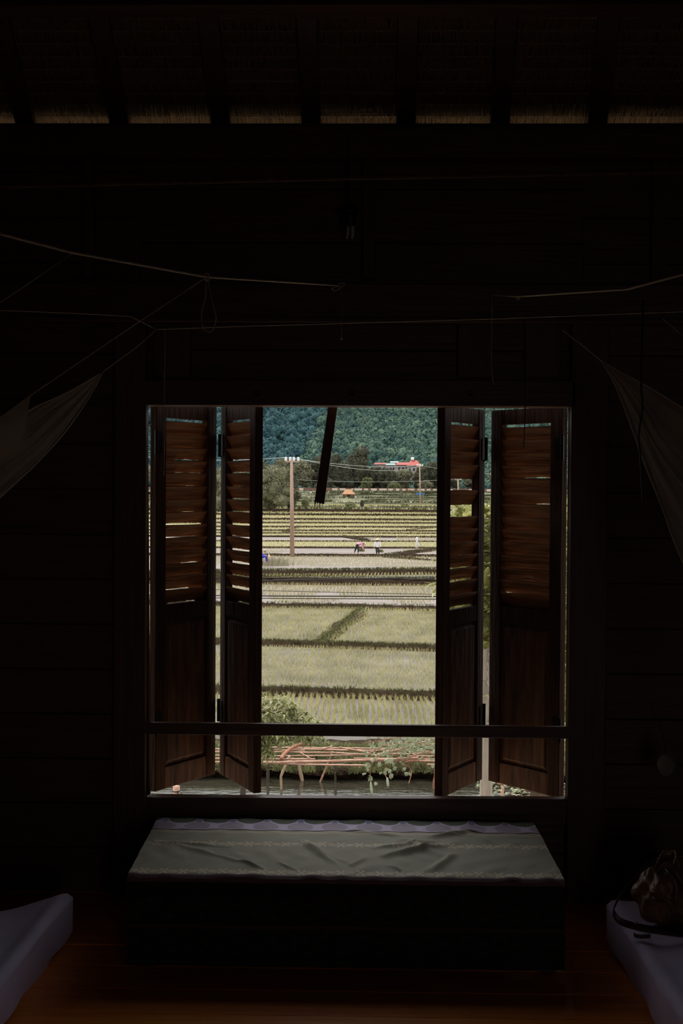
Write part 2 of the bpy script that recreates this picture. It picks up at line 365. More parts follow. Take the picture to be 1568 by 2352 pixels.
# ------------------------------------------------------------ shutters: four louvred leaves folded outwards
WL = .383
def solveY(px, x0, y0, lo, hi, far):
    for _ in range(60):
        mid = (lo+hi)/2; p = P(px, 1400, mid); d = math.hypot(p.x-x0, p.y-y0)
        if (d < WL) == far: lo = mid
        else: hi = mid
    p = P(px, 1400, lo); return p.x, p.y
def leafobj(a, b, flip, ztop, zbot, label, gaps, missing, hingeside, seed):
    rnd = random.Random(seed)
    a = Vector((a[0], a[1], 0)); b = Vector((b[0], b[1], 0)); d = b-a; L = d.length
    root = empty('shutter_leaf', (a.x, a.y, zbot), math.atan2(d.y, d.x)); tag(root, label, 'shutter')
    H = ztop-zbot; s = -1 if flip else 1; T = .016
    def bx(m, x0, x1, z0, z1, y0=-T, y1=T): return m.box(x0, x1, y0, y1, z0, z1)
    SW = .062; TR = .060; MR = .060; BR = .085; zs1 = H-TR; zs0 = zs1-.725; zp1 = zs0-MR
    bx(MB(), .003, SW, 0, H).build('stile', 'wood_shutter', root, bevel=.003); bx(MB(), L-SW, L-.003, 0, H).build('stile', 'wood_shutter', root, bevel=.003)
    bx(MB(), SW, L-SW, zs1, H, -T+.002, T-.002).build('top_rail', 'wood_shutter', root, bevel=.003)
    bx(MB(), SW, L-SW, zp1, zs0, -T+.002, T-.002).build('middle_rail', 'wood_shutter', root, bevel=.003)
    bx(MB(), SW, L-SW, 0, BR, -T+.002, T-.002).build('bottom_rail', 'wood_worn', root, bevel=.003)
    m = MB(); bx(m, SW-.004, L-SW+.004, BR, zp1, -.005, .005)
    g = .022; i0, i1, k0, k1 = SW+g, L-SW-g, BR+g, zp1-g      # raised field on both faces
    for sg in (-1, 1):
        y1_, y2_ = sg*.005, sg*.012; e = .010
        m.add([(i0-e, y1_, k0-e), (i1+e, y1_, k0-e), (i1+e, y1_, k1+e), (i0-e, y1_, k1+e), (i0, y2_, k0), (i1, y2_, k0), (i1, y2_, k1), (i0, y2_, k1)],
              [(4, 5, 6, 7), (0, 1, 5, 4), (1, 2, 6, 5), (2, 3, 7, 6), (3, 0, 4, 7)])
    m.build('panel', 'wood_worn', root)
    n = 14; p = .0505; dy = .030
    for k in range(n):
        if k in missing: continue
        zt = zs1-.014-k*p; nx = 14; vs = []; fs = []
        gl = gaps.get(k); wz = [rnd.uniform(-.0014, .0014) for _ in range(nx+1)]
        bow = rnd.uniform(-.0018, .0018); sight = (EYE-(zbot+zt))/5.1
        for i in range(nx+1):
            t = i/nx; x = SW-.004 + t*(L-2*SW+.008)
            gap = -.0035+wz[i]*.6
            if gl:
                g0, g1, gs = gl; gs = gs*1.45+.001; inn = sm(g0-.06, g0+.02, t)*(1-sm(g1-.02, g1+.06, t)); gap = gap*(1-inn)+inn*(gs+wz[i])
            z_in = zt + bow*math.sin(math.pi*t); z_out = (zt-p) + gap - sight*dy
            yi, yo = -s*dy/2, s*dy/2; th = .0035
            if k == n-1: z_out = max(z_out, zs0-.004)
            vs += [(x, yi, z_in), (x, yi+s*th, z_in+.003), (x, yo+s*th*.5, z_out+.003), (x, yo-s*th*.5, z_out)]
        for i in range(nx):
            q = 4*i
            for j in range(4): fs.append((q+j, q+(j+1) % 4, q+4+(j+1) % 4, q+4+j))
        fs += [(0, 1, 2, 3), (4*nx+3, 4*nx+2, 4*nx+1, 4*nx)]
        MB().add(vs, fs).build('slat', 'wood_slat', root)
    for hz in (H-.20, .22):
        x = (L if hingeside == 'b' else 0); m = MB(); sg = -1 if x else 1
        m.box(x-.034 if x else 0, x if x else .034, -T-.003, -T+.001, hz, hz+.085) if s > 0 else m.box(x-.034 if x else 0, x if x else .034, T-.001, T+.003, hz, hz+.085)
        m.tube([(x-.001*sg, (-T-.003)*s, hz-.004), (x-.001*sg, (-T-.003)*s, hz+.089)], .007, 8)
        m.build('hinge', 'iron', root)
    return root
# gaps[k] = (from, to, opening) along the slat below which daylight shows
gLO = {1: (.15, .8, .0005), 2: (.35, .9, .0035), 3: (.35, .95, .003), 4: (.45, .85, .0025), 6: (.45, .8, .0012), 7: (.0, .95, .0055), 8: (.05, .85, .0045), 10: (.5, .9, .002), 12: (-.2, .65, .003), 13: (.2, .8, .0003)}
gLF = {2: (-.1, 1.1, .004), 3: (0, 1, .0055), 4: (0, .4, .001), 5: (0, 1, .0035), 6: (-.1, 1.1, .0055), 7: (-.1, 1.1, .0055), 8: (-.1, 1.1, .005), 9: (-.1, 1.1, .005), 10: (-.1, 1.1, .0045), 11: (-.1, 1.1, .003), 12: (-.1, 1.1, .0065), 13: (.3, 1.1, .0005)}
gRF = {9: (.1, .55, .0005), 10: (-.1, 1, .0035), 11: (-.1, 1, .006), 13: (-.1, 1, .0035)}
gRO = {3: (-.1, .6, .0035), 5: (-.1, .4, .003), 11: (.4, .5, .001), 12: (.75, 1.1, .0015), 13: (-.05, .1, .0005)}
hL = P(349.5, 1400, 4.995); aL = solveY(490, hL.x, hL.y, 5.0, 5.5, True)
fL0 = (P(513, 1400, aL[1]).x, aL[1]); fL = solveY(594, fL0[0], fL0[1], 4.7, aL[1], False)
hR = P(1294, 1400, 4.995); aR = solveY(1129, hR.x, hR.y, 5.0, 5.5, True)
fR0 = (P(1103, 1400, aR[1]).x, aR[1]); fR = solveY(1008, fR0[0], fR0[1], 4.7, aR[1], False)
zbL = P(349, 1818, 4.995).z; zbR = P(1294, 1833, 4.995).z
leafobj((hL.x, hL.y), aL, False, P(499, 934.5, aL[1]).z, zbL, 'louvred wooden shutter leaf hinged to the left window jamb', gLO, set(), 'a', 1)
leafobj(fL0, fL, False, P(506, 934.5, fL0[1]).z, zbL, 'louvred wooden shutter leaf with free edge left of the open view', gLF, set(), 'a', 2)
leafobj((hR.x, hR.y), aR, True, P(1121, 943, aR[1]).z, zbR, 'louvred wooden shutter leaf hinged to the right window jamb', gRO, set(), 'a', 3)
leafobj(fR0, fR, True, P(1112, 942, fR0[1]).z, zbR+.004, 'louvred shutter leaf missing two slats right of the open view', gRF, {4, 6}, 'a', 4)

# broken prop stick hanging outside from the lintel
m = MB(); a0, a1 = P(755, 925, 5.0), P(776, 925, 5.0); b0, b1 = P(722, 1158, 5.0), P(744, 1158, 5.0)
m.hexa([tuple(b0+Vector((0, 0, .01))), tuple(b1), tuple(b1+Vector((0, .022, 0))), tuple(b0+Vector((0, .022, .01))), tuple(a0), tuple(a1), tuple(a1+Vector((0, .022, 0))), tuple(a0+Vector((0, .022, 0)))])
for t, l in ((0, .014), (.25, .004), (.5, .018), (.8, .007)):
    q = b0.lerp(b1, t); q2 = b0.lerp(b1, min(1, t+.2))
    m.add([tuple(q+Vector((0, .002, .012))), tuple(q2+Vector((0, .002, .012))), tuple(q.lerp(q2, .3)+Vector((-.003, .008, -l)))], [(0, 1, 2)])
tag(m.build('prop_stick', 'wood_dark_v'), 'dark broken wooden stick slanting down from the lintel before the view', 'stick')
# three screw eyes in the lintel
for i, (px, lb) in enumerate(((589, 'left'), (807, 'middle'), (1078, 'right'))):
    c = P(px, 903, YW-.055); m = MB(); m.torus((c.x, YW-.060, c.z), .010, .0022); m.tube([(c.x, YW-.060, c.z+.010), (c.x, YW-.045, c.z+.010)], .0025, 6)
    m.lathe([(.0, -.008), (.004, -.006), (.005, 0), (.003, .004)], (c.x, YW-.064, c.z-.006), 8)
    tag(m.build('screw_eye', 'iron', smooth=True), 'small iron ring screwed into the lintel, %s one of three' % lb, 'hook', 'rings screwed into the lintel')

# ------------------------------------------------------------ bench under the window and its cloth
BT = .300; bl, br = P(310, 2012, 4.26).x, P(1283, 2026, 4.26).x
bbl, bbr = P(366, 1896, 4.88).x, P(1222, 1905, 4.88).x
BF = G(784, 2019, BT).y; BK = YW-.06
bx0, bx1 = (bl+bbl)/2+.01, (br+bbr)/2-.01
def benchx(y, side):
    t = (y-BF)/(BK-BF); return (bl+(bbl-bl)*t) if side < 0 else (br+(bbr-br)*t)
bench = tag(empty('storage_bench', ((bl+br)/2, (BF+BK)/2, 0)), 'low wooden bench under the window hidden by a patterned cloth', 'bench')
def bpart(name, m, mt='wood_dark', bev=.004):
    o = m.build(name, mt, bench, bevel=bev); o.location = -bench.location; return o
bpart('top', MB().hexa([(bl+.012, BF+.01, BT-.03), (br-.012, BF+.01, BT-.03), (bbr-.012, BK, BT-.03), (bbl+.012, BK, BT-.03), (bl+.012, BF+.01, BT-.004), (br-.012, BF+.01, BT-.004), (bbr-.012, BK, BT-.004), (bbl+.012, BK, BT-.004)]))
bpart('front_board', MB().box(bl+.03, br-.03, BF+.03, BF+.055, .05, BT-.03))
for x, y in ((bl+.05, BF+.05), (br-.05, BF+.05), (bbl+.06, BK-.05), (bbr-.06, BK-.05)): bpart('leg', MB().box(x-.03, x+.03, y-.025, y+.025, 0, BT-.03))
# cloth: depth t from back (0) to the front edge, then hanging down the front
NX, NT = 760, 340; TOPD = BK-BF; HANG = .275; TOT = TOPD+HANG
u = np.linspace(0, 1, NX+1); tt = np.linspace(0, TOT, NT+1)
Ug, Tg = np.meshgrid(u, tt)
top = np.clip(Tg, 0, TOPD)/TOPD; yy = BK-np.clip(Tg, 0, TOPD)
xa = bbl+(bl-bbl)*top; xb = bbr+(br-bbr)*top; XX = xa+(xb-xa)*Ug
WID = br-bl; S = Ug*WID                               # distance along the bench
hang = np.clip(Tg-TOPD, 0, None)
rr = .012
zz = BT+.004 - np.where(Tg > TOPD-rr, np.minimum(Tg-TOPD+rr, rr)*.5, 0) - hang
YY = yy - np.where(Tg > TOPD, .006+.012*(1-np.exp(-hang*10))*(1+.5*np.sin(S*17+np.sin(S*5)*2)), 0)
def ridge(s0, t0, s1, t1, w, h):
    dx, dt = s1-s0, t1-t0; L2 = dx*dx+dt*dt; q = np.clip(((S-s0)*dx+(Tg-t0)*dt)/L2, 0, 1)
    d2 = (S-s0-q*dx)**2+(Tg-t0-q*dt)**2; return h*np.exp(-d2/(w*w))*np.sin(np.clip(q*.9+.05, 0, 1)*math.pi)**.6
wr = .0018*np.sin(S*23+Tg*31)*np.sin(Tg*19+S*7)+.0012*np.sin(S*61+2*np.sin(Tg*20))
for a in ((.55, .30, .66, .55, .017, .014), (.60, .42, .72, .62, .012, -.006), (.90, .25, 1.02, .47, .02, .010), (.83, .47, 1.03, .33, .018, .015), (.80, .37, 1.0, .28, .014, .008),
          (1.0, .22, 1.17, .14, .016, .012), (.98, .62, 1.06, .44, .016, .012), (.12, .36, .40, .60, .014, .006), (.35, .55, .43, .63, .010, .007), (.48, .56, .53, .64, .010, .007),
          (.03, .32, .30, .38, .013, .006), (.70, .60, .76, .50, .012, .006), (.84, .58, .88, .64, .012, .008), (1.12, .16, 1.2, .30, .016, .008), (.72, .15, .90, .22, .015, .006)):
    wr = wr+ridge(*a)
wr = wr+.004*np.exp(-((Tg-TOPD)/.03)**2)*np.sin(S*40+3*np.sin(S*9))
zz = zz+np.where(Tg < TOPD, np.maximum(wr, -.001), 0); YY = YY-np.where(Tg >= TOPD, .002*np.sin(S*50), 0)
V = np.stack([XX, YY, zz], -1).reshape(-1, 3)
idx = np.arange((NX+1)*(NT+1)).reshape(NT+1, NX+1)
Fq = np.stack([idx[:-1, :-1], idx[1:, :-1], idx[1:, 1:], idx[:-1, 1:]], -1).reshape(-1, 4)
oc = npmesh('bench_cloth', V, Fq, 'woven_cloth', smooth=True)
tag(oc, 'grey-green cloth with pale flower rows and lilac scalloped border draped over the bench', 'cloth')
# the woven pattern
gr = np.array([.49, .47, .37]); lil = np.array([.72, .62, .82]); plum = np.array([.20, .11, .13]); pale = np.array([.95, .82, .62]); dk = np.array([.15, .18, .14]); blu = np.array([.34, .40, .58])
C = np.broadcast_to(gr, (NT+1, NX+1, 3)).copy()
nz = .5+.5*np.sin(S*900)*np.sin(Tg*900); C *= (.9+.2*nz)[..., None]
def put(mask, c): C[:] = C*(1-mask[..., None])+np.asarray(c)*mask[..., None]
TL = .15                                              # lilac border depth
put((Tg < TL).astype(float), lil)
per = .125
ds = ((S+.03) % per)-per/2; e1 = (ds/.047)**2+((Tg-.105)/.052)**2; dots = .55+.45*np.sin(S*1400)*np.sin(Tg*700)
put(((e1 < 1) & (Tg < TL-.01))*.78*dots, [.20, .15, .13])
ds2 = ((S+.03+per/2) % per)-per/2; e2 = (ds2/.052)**2+((Tg-.0)/.066)**2; put(((e2 < 1))*1.0, dk*(1.))
put(((e2 < 1))*.35*dots, [.25, .25, .2])
put(((np.abs(ds2) > per/2-.010) & (Tg < .05)).astype(float)*.8, [.28, .28, .48])
for c0, w, c in ((.157, .008, plum), (.170, .003, pale), (.180, .0025, pale*.8), (.192, .004, pale*.9), (.163, .003, dk)): put(np.exp(-((Tg-c0)/w)**4), c)
def flower(cs, ct, k):
    m_ = np.zeros_like(S); ds = S-cs; dt = Tg-ct
    for sx in (-1, 1):
        for sy in (-1, 1):
            m_ = np.maximum(m_, np.exp(-(((ds-sx*.0095)/.0045)**2+((dt-sy*.016)/.0085)**2)))
            m_ = np.maximum(m_, .9*np.exp(-(((ds*sx-dt*sy*.6)/.004)**2))*(np.abs(dt) < .016)*(np.abs(ds) < .012))
        for sy in (-1, 0, 1):
            cx_ = ds-sx*.027; m_ = np.maximum(m_, .85*np.exp(-((cx_/.011)**2+((dt-sy*.010*(1-.4*np.abs(cx_)/.01))/.0035)**2)))
    return m_
flo = np.zeros_like(S); sp = .0615*1.012
for r, ct in enumerate((.335, .345+.245)):
    ct2 = ct if r == 0 else TOPD-.052
    for i in range(int(WID/sp)+1):
        cs = .045+i*sp*1.02
        sl = slice(max(0, int((cs-.06)/WID*NX)), min(NX+1, int((cs+.06)/WID*NX)+1))
        S_, T_ = S, Tg
        S = S_[:, sl]; Tg = T_[:, sl]; f = flower(cs, ct2, i); S, Tg = S_, T_
        flo[:, sl] = np.maximum(flo[:, sl], f)
put(np.clip(flo*1.2, 0, 1), pale)
for ct in (.245, .47):                                # faint small sprigs between the rows
    put(.28*np.clip(np.cos((S-.02)*2*math.pi/.031), 0, 1)**3*np.exp(-((Tg-ct)/.022)**2)*(.5+.5*np.sin(S*400)), blu)
put(1/(1+np.exp(-(Tg-(TOPD-.022))/.003)), plum)
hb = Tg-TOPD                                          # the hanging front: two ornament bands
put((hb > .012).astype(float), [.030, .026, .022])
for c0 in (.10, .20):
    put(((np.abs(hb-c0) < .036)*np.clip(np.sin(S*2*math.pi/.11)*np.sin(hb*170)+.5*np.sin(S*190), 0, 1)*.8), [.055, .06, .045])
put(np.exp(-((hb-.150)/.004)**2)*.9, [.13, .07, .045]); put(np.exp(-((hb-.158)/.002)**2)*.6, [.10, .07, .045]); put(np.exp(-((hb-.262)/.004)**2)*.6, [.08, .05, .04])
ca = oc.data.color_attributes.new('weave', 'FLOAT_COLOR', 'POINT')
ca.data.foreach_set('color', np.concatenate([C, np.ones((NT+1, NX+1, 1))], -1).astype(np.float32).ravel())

# ------------------------------------------------------------ mattresses on the floor, left and right
def mattress(name, c0, e1, e2, w, h, label, sgn):
    """c0: far corner nearest the middle, running towards the camera along e (two px points on the ridge)"""
    a = G(*c0, h); b = G(*e1, h); d = (b-a); d.z = 0; d.normalize(); o = Vector((sgn*abs(d.y), -d.x*sgn*(1 if d.y < 0 else -1), 0))
    o = Vector((-d.y, d.x, 0));
    if o.x*sgn < 0: o = -o
    L = 1.95; rb = .045
    def fn(u_, v_):                                   # u around: from under the inner side, over the top, down the outer side
        return None
    m = MB(); nu, nv = 46, 60
    prof = [(0, 0), (-.004, h*.3), (-.006, h*.6), (.004, h-.022), (.02, h-.006), (.045, h)]
    tot = prof+[(w*t, h) for t in np.linspace(.12, .88, 24)]+[(w-x, z) for x, z in prof[::-1]]
    nv = len(tot)-1; ny = 70
    def fn(a_, b_):
        i = int(round(b_*nv)); x, z = tot[i]; sh = (1.0*max(0, min(x, .8)) if sgn < 0 else 0); y = sh+a_*(L-sh)
        en = min(a_, 1-a_)*L; rz = (1-math.exp(-en/.03)) if z > .02 else 1
        edge = 0 < i < nv
        wv = .004*math.sin(y*9+x*21)+.003*math.sin(x*37-y*13+1) if z > h*.9 and x > .05 else .004*math.sin(y*14+z*30)
        zq = (z+(wv if z > h*.5 else 0))*(.55+.45*rz) if z > .01 else z
        p = a + d*y + o*(x+(wv if z < h*.9 else 0)); return (p.x, p.y, zq)
    m.grid(fn, ny, nv)
    k = len(m.v)
    for end in (0, ny):
        m.f.append(tuple(j*(ny+1)+end for j in range(nv+1)))
    root = tag(empty(name, (a.x, a.y, 0)), label, 'mattress'); ob = m.build('mattress_body', 'bed_linen', root, smooth=True); ob.location = -root.location
    m = MB()                                          # loose sheet with a hanging fold along the edge
    def fs(a_, b_):
        q = b_*(.42+h); top_ = .42; sh = (1.0*max(0, min(top_-q, .8)) if sgn < 0 else 0); y = sh-.006+a_*(L+.012-sh)
        if q < top_: x = top_-q; z = h+.012
        else: x = -.010-.010*math.sin(y*11)*(q-top_)/h; z = h+.012-(q-top_)*.93
        z += .004*math.sin(y*7+x*23)+.007*math.exp(-((x-.02)/.025)**2)*(q < top_)
        if q > top_ and q < top_+.02: z -= .002
        p = a+d*y+o*x; return (p.x, p.y, max(z, .006))
    m.grid(fs, 80, 40); s_ = m.build('sheet', 'bed_linen', root, smooth=True); s_.location = -root.location
    return a, d, o
mattress('floor_mattress', (160, 2064), (40, 2206), None, 1.3, .13, 'lilac-white mattress on the floor at the left, its corner in view', -1)
MA, MD, MO = mattress('floor_mattress', (1400, 2082), (1500, 2231), None, 1.3, .13, 'lilac-white mattress on the floor at the right under a brown leather bag', 1)

# ------------------------------------------------------------ leather bag on the right mattress
YG = G(1540, 2150, .145).y+.14
bc = P(1545, 2075, YG); bag = tag(empty('leather_bag', (bc.x, YG, .145)), 'slouching brown leather bag with a looped strap on the right mattress', 'bag')
m = MB()
def fb(u_, v_):
    th = u_*2*math.pi; ph = v_*math.pi; sx, sy, sz = .115, .10, .115
    n = (math.sin(ph)*math.cos(th), math.sin(ph)*math.sin(th), -math.cos(ph))
    k = 1+.10*math.sin(3*th+4*ph)+.06*math.sin(7*th-5*ph+1)+.035*math.sin(13*th+9*ph)
    k2 = 1-.35*max(0, n[2])**2
    return (n[0]*sx*k*k2, n[1]*sy*k*k2, max(.0, .10+n[2]*sz*k))
m.grid(fb, 90, 48); m.build('bag_body', 'leather', bag, smooth=True)
m = MB()
for a0_, a1_ in (((-.09, .12), (.02, .06)), ((-.04, .19), (.0, .08)), ((-.02, .20), (.05, .10)), ((-.085, .10), (.06, .035))):
    pts = []
    for i in range(9):
        t = i/8; x = a0_[0]+(a1_[0]-a0_[0])*t+.012*math.sin(t*5); z = a0_[1]+(a1_[1]-a0_[1])*t
        rr_ = max(0.02, 1-((x/.12)**2)-(((z-.10)/.125)**2)); y = -.10*math.sqrt(rr_)-.004; pts.append((x, y, z))
    m.tube(pts, [.004, .006, .007, .008, .008, .007, .007, .006, .004], 6)
m.build('fold', 'leather', bag, smooth=True)
def ribbon(m, pts, w, t, up):
    pts = [Vector(p) for p in pts]; k = len(m.v); up = Vector(up)
    for i, p in enumerate(pts):
        d = (pts[min(i+1, len(pts)-1)]-pts[max(i-1, 0)]).normalized(); s = up.normalized(); n = d.cross(s).normalized()
        for a_, b_ in ((-1, -1), (1, -1), (1, 1), (-1, 1)): m.v.append(tuple(p+s*(a_*w/2)+n*(b_*t/2)))
    for i in range(len(pts)-1):
        for j in range(4): m.f.append((k+4*i+j, k+4*i+(j+1) % 4, k+4*i+4+(j+1) % 4, k+4*i+4+j))
    return m
def smoothpts(p, n=6):
    p = [Vector(q) for q in p]; out = []
    for i in range(len(p)-1):
        a, b, c, d = p[max(i-1, 0)], p[i], p[i+1], p[min(i+2, len(p)-1)]
        for k in range(n):
            t = k/n; out.append(.5*((2*b)+(c-a)*t+(2*a-5*b+4*c-d)*t*t+(3*b-a-3*c+d)*t*t*t))
    return out+[p[-1]]
lp = [P(1522, 1980, YG-.0), P(1492, 1985, YG-.03), P(1460, 2010, YG-.06), P(1425, 2055, YG-.09), P(1409, 2088, YG-.11), P(1413, 2105, YG-.13), P(1428, 2118, YG-.16), P(1460, 2128, YG-.18), P(1500, 2136, YG-.18), P(1568, 2145, YG-.16), P(1620, 2146, YG-.1)]
m = ribbon(MB(), smoothpts([p-bag.location for p in lp]), .022, .004, (.25, .5, .8)); strap = m.build('strap', 'leather_edge', bag, smooth=True)
b0_ = P(1459, 2120, YG-.19)-bag.location; m = MB().lathe([(0, -.004), (.0045, -.003), (.0045, .003), (0, .004)], tuple(b0_), 10); m.build('stud', 'brass', strap, smooth=True)
m = MB(); b1_ = P(1470, 2137, YG-.19)-bag.location
ribbon(m, [b1_+Vector(q) for q in ((-.02, 0, -.012), (-.016, -.004, -.016), (.0, -.005, -.018), (.03, -.004, -.016))], .012, .003, (0, .3, 1)); m.build('strap_tip', 'leather_edge', strap)
m = ribbon(MB(), [p-bag.location for p in smoothpts([P(1505, 2000, YG-.05), P(1530, 1985, YG-.06), P(1556, 2012, YG-.07), P(1575, 2050, YG-.08)])], .03, .004, (.6, -.2, .8)); m.build('handle', 'leather', bag, smooth=True)

# small pale bundle on the dark wall at the right
c = P(1532, 1757, 4.6); m = MB()
def fk(u_, v_):
    th = u_*2*math.pi; ph = v_*math.pi; k = 1+.07*math.sin(3*th+1)+.05*math.sin(5*ph+2*th)-.28*math.exp(-(((th-6.0)/.5)**2))
    return (c.x+.036*k*math.sin(ph)*math.cos(th), c.y+.025*math.sin(ph)*math.sin(th), c.z-.039*k*math.cos(ph))
m.grid(fk, 32, 20); bd = m.build('cloth_bundle', 'pale_cloth', smooth=True)
tag(bd, 'small pale rounded cloth bundle hanging in the dark right of the window', 'bundle')
m = MB().tube([(c.x, c.y+.01, c.z+.03), (c.x+.004, c.y+.1, c.z+.10), (c.x+.006, YW+.002, c.z+.16)], .0015, 5); o = m.build('cord', 'rope_dark', bd)

# ------------------------------------------------------------ ropes, nets, lamp
def rope(name, pts, r, label, cat='rope', mt='rope', parent=None, sm_=True, extra=None):
    m = MB().tube(smoothpts(pts, 8) if sm_ else pts, r, 6)
    if extra: extra(m)
    o = m.build(name, mt, parent, smooth=True)
    if label: tag(o, label, cat)
    return o
def knot(m, c, r):
    for k in range(3): m.torus(tuple(Vector(c)+Vector((0, 0, (k-1)*r*.6))), r, r*.45, 'z' if k % 2 else 'y', 10, 5)
k1 = P(475, 636, 4.1); e1 = P(790, 656, 4.78)
rope('clothesline', [Vector((XL, .9, 2.62)), P(-900, 240, 2.4), P(0, 537, 3.35), P(165, 580, 3.6), k1, e1], .0042, 'taut pale rope sloping from upper left to the beam above the window', 'rope', sm_=False,
     extra=lambda m: (knot(m, k1, .007), m.tube(smoothpts([e1, P(762, 662, 4.77), P(770, 668, 4.77), P(782, 660, 4.77), P(792, 652, 4.77), P(780, 651, 4.77), P(768, 662, 4.77)], 5), .003, 6)))
rope('cord_loop', [k1+Vector((.002, -.006, -.004)), P(487, 690, 4.08), P(496, 730, 4.08), P(489, 758, 4.08), P(477, 762, 4.08), P(466, 752, 4.08), P(463, 720, 4.08), P(472, 680, 4.08), k1+Vector((-.002, -.006, -.006))], .0016, 'thin cord loop hanging from the knot of the left rope', 'cord')
k2 = P(360, 757, 4.62)
rope('thin_string', [P(-500, 690, 3.9), P(0, 713, 4.2), P(180, 720, 4.4), P(300, 727, 4.55), k2, P(540, 750, 4.64), P(780, 743, 4.66), P(1120, 733, 4.6), P(1568, 716, 4.3), P(2300, 690, 3.5), Vector((XR, 3.0, 2.0))], .0015, 'long thin string stretched across the room just above the window', 'string', sm_=False)
rope('hanging_string', [P(378, 757, 4.62), P(379, 784, 4.62), P(377, 900, 4.62), P(378, 1000, 4.62), P(376, 1092, 4.62)], .0013, 'thin string hanging in front of the leftmost shutter leaf', 'string')
rope('hanging_string', [P(783, 668, 4.78), P(784, 720, 4.78), P(784, 776, 4.78)], .0012, 'short string with a knot hanging above the middle of the window', 'string', extra=lambda m: m.lathe([(0, -.006), (.005, -.003), (.004, .004), (0, .007)], tuple(P(784, 778, 4.78)), 8))
rope('hanging_string', [P(1130, 676, 4.76), P(1129, 760, 4.76), P(1129, 850, 4.76), P(1135, 886, 4.76)], .0014, 'thin string hanging from the beam right of the window middle', 'string')
rope('dark_string', [P(1204, 735, 4.75), P(1206, 860, 4.75), P(1205, 960, 4.75), P(1202, 1028, 4.75)], .002, 'dark string hanging before the top of the rightmost shutter leaf', 'string', mt='cable')
rope('clothesline', [P(1130, 677, 4.78), P(1170, 680, 4.76), P(1185, 681, 4.7), P(1440, 664, 3.9), P(1568, 630, 3.45), P(2000, 500, 2.7), Vector((XR, 1.35, 2.24))], .0040, 'pale rope rising to the right from the beam above the right shutters', 'rope', sm_=False,
     extra=lambda m: knot(m, P(1190, 681, 4.69), .006))
rope('pole', [P(-700, 445, 3.6), P(0, 428, 3.62), P(784, 409, 3.62), P(1568, 394, 3.62), P(2600, 372, 3.6)], .0062, 'thin straight pole running across the dark upper wall', 'pole', 'wood_worn', sm_=False)

def hem(m, pts, r=.0035): m.tube(smoothpts(pts, 6), r, 6)
def mosquito(label, loc, A, B, ties, folds, extra=None):
    root = tag(empty('mosquito_net', loc), label, 'mosquito net'); A = smoothpts(A, 10); B = smoothpts(B, 10)
    n = 120; m = MB()
    def samp(L, t): f = t*(len(L)-1); i = min(int(f), len(L)-2); return L[i].lerp(L[i+1], f-i)
    def fn(a_, b_):
        p = samp(A, a_); q = samp(B, a_); r = p.lerp(q, b_); am = folds*a_**.5
        r = r+Vector((0, am*(math.sin(b_*21+a_*2)+.5*math.sin(b_*47-a_*3)), -am*.5*math.sin(b_*33))); return tuple(r-Vector(loc))
    m.grid(fn, n, 90); m.build('netting', 'net', root, smooth=True)
    for L, nm in ((A, 'hem'), (B, 'hem')):
        MB().tube([p-Vector(loc) for p in L], .0022, 5).build(nm, 'rope', root, smooth=True)
    for t in ties: MB().tube([Vector(p)-Vector(loc) for p in t], .0018, 5).build('tie_cord', 'rope', root, smooth=True)
    if extra: extra(root)
    return root
LN = P(-200, 1080, 3.6)
def flapL(root):
    q = [P(72, 905, 3.72), P(28, 1050, 3.6), P(-120, 1052, 3.4), P(-260, 1100, 3.2)]; t = [P(72, 905, 3.72), P(0, 960, 3.5), P(-160, 1040, 3.3), P(-260, 1090, 3.2)]
    m = MB(); A_, B_ = smoothpts(t, 8), smoothpts(q, 8)
    m.grid(lambda a, b: tuple(A_[int(a*(len(A_)-1))].lerp(B_[int(a*(len(B_)-1))], b)-LN), len(A_)-1, 8); m.build('flap', 'net', root, smooth=True)
mosquito('sheer pale mosquito net gathered at the upper left of the window', LN,
         [P(233, 856, 4.35), P(160, 898, 4.1), P(75, 938, 3.9), P(0, 985, 3.65), P(-160, 1060, 3.4), P(-420, 1200, 3.1)],
         [P(235, 855, 4.35), P(205, 912, 4.25), P(150, 990, 4.1), P(85, 1062, 3.9), P(0, 1142, 3.7), P(-380, 1500, 3.2)],
         [[k1, P(300, 752, 3.98), P(145, 857, 3.85), P(70, 908, 3.72), P(0, 960, 3.5), P(-160, 1040, 3.3), P(-420, 1180, 3.1)], [k2, P(310, 800, 4.5), P(235, 855, 4.35)]], .012, flapL)
RN = P(1700, 1200, 3.6)
mosquito('sheer pale mosquito net fanning down at the right of the window', RN,
         [P(1385, 832, 4.2), P(1440, 862, 4.1), P(1500, 895, 4.0), P(1568, 936, 3.85), P(1760, 1050, 3.6), P(2100, 1250, 3.2)],
         [P(1383, 834, 4.2), P(1410, 880, 4.15), P(1440, 955, 4.1), P(1478, 1060, 4.0), P(1520, 1165, 3.9), P(1568, 1292, 3.75), P(1800, 1800, 3.3)],
         [[P(1290, 757, 4.5), P(1340, 795, 4.35), P(1384, 832, 4.2)]], .014)
rope('dark_rope', [P(1476, 690, 3.9), P(1472, 880, 3.88), P(1474, 940, 3.88), P(1466, 1000, 3.88), P(1470, 1050, 3.88), P(1476, 1150, 3.9)], .0032, 'dark cord hanging in front of the right mosquito net', 'cord', mt='cable')
rope('thin_string', [P(1522, 731, 4.0), P(1568, 770, 3.8), P(1760, 930, 3.4), P(2100, 1250, 3.2)], .0022, 'short string slanting down at the right edge under the pale rope', 'string', sm_=False)
rope('thin_string', [P(165, 583, 3.62), P(60, 655, 3.5), P(0, 695, 3.4), P(-200, 830, 3.2)], .0012, 'faint string slanting down at the far left under the pale rope', 'string', sm_=False)

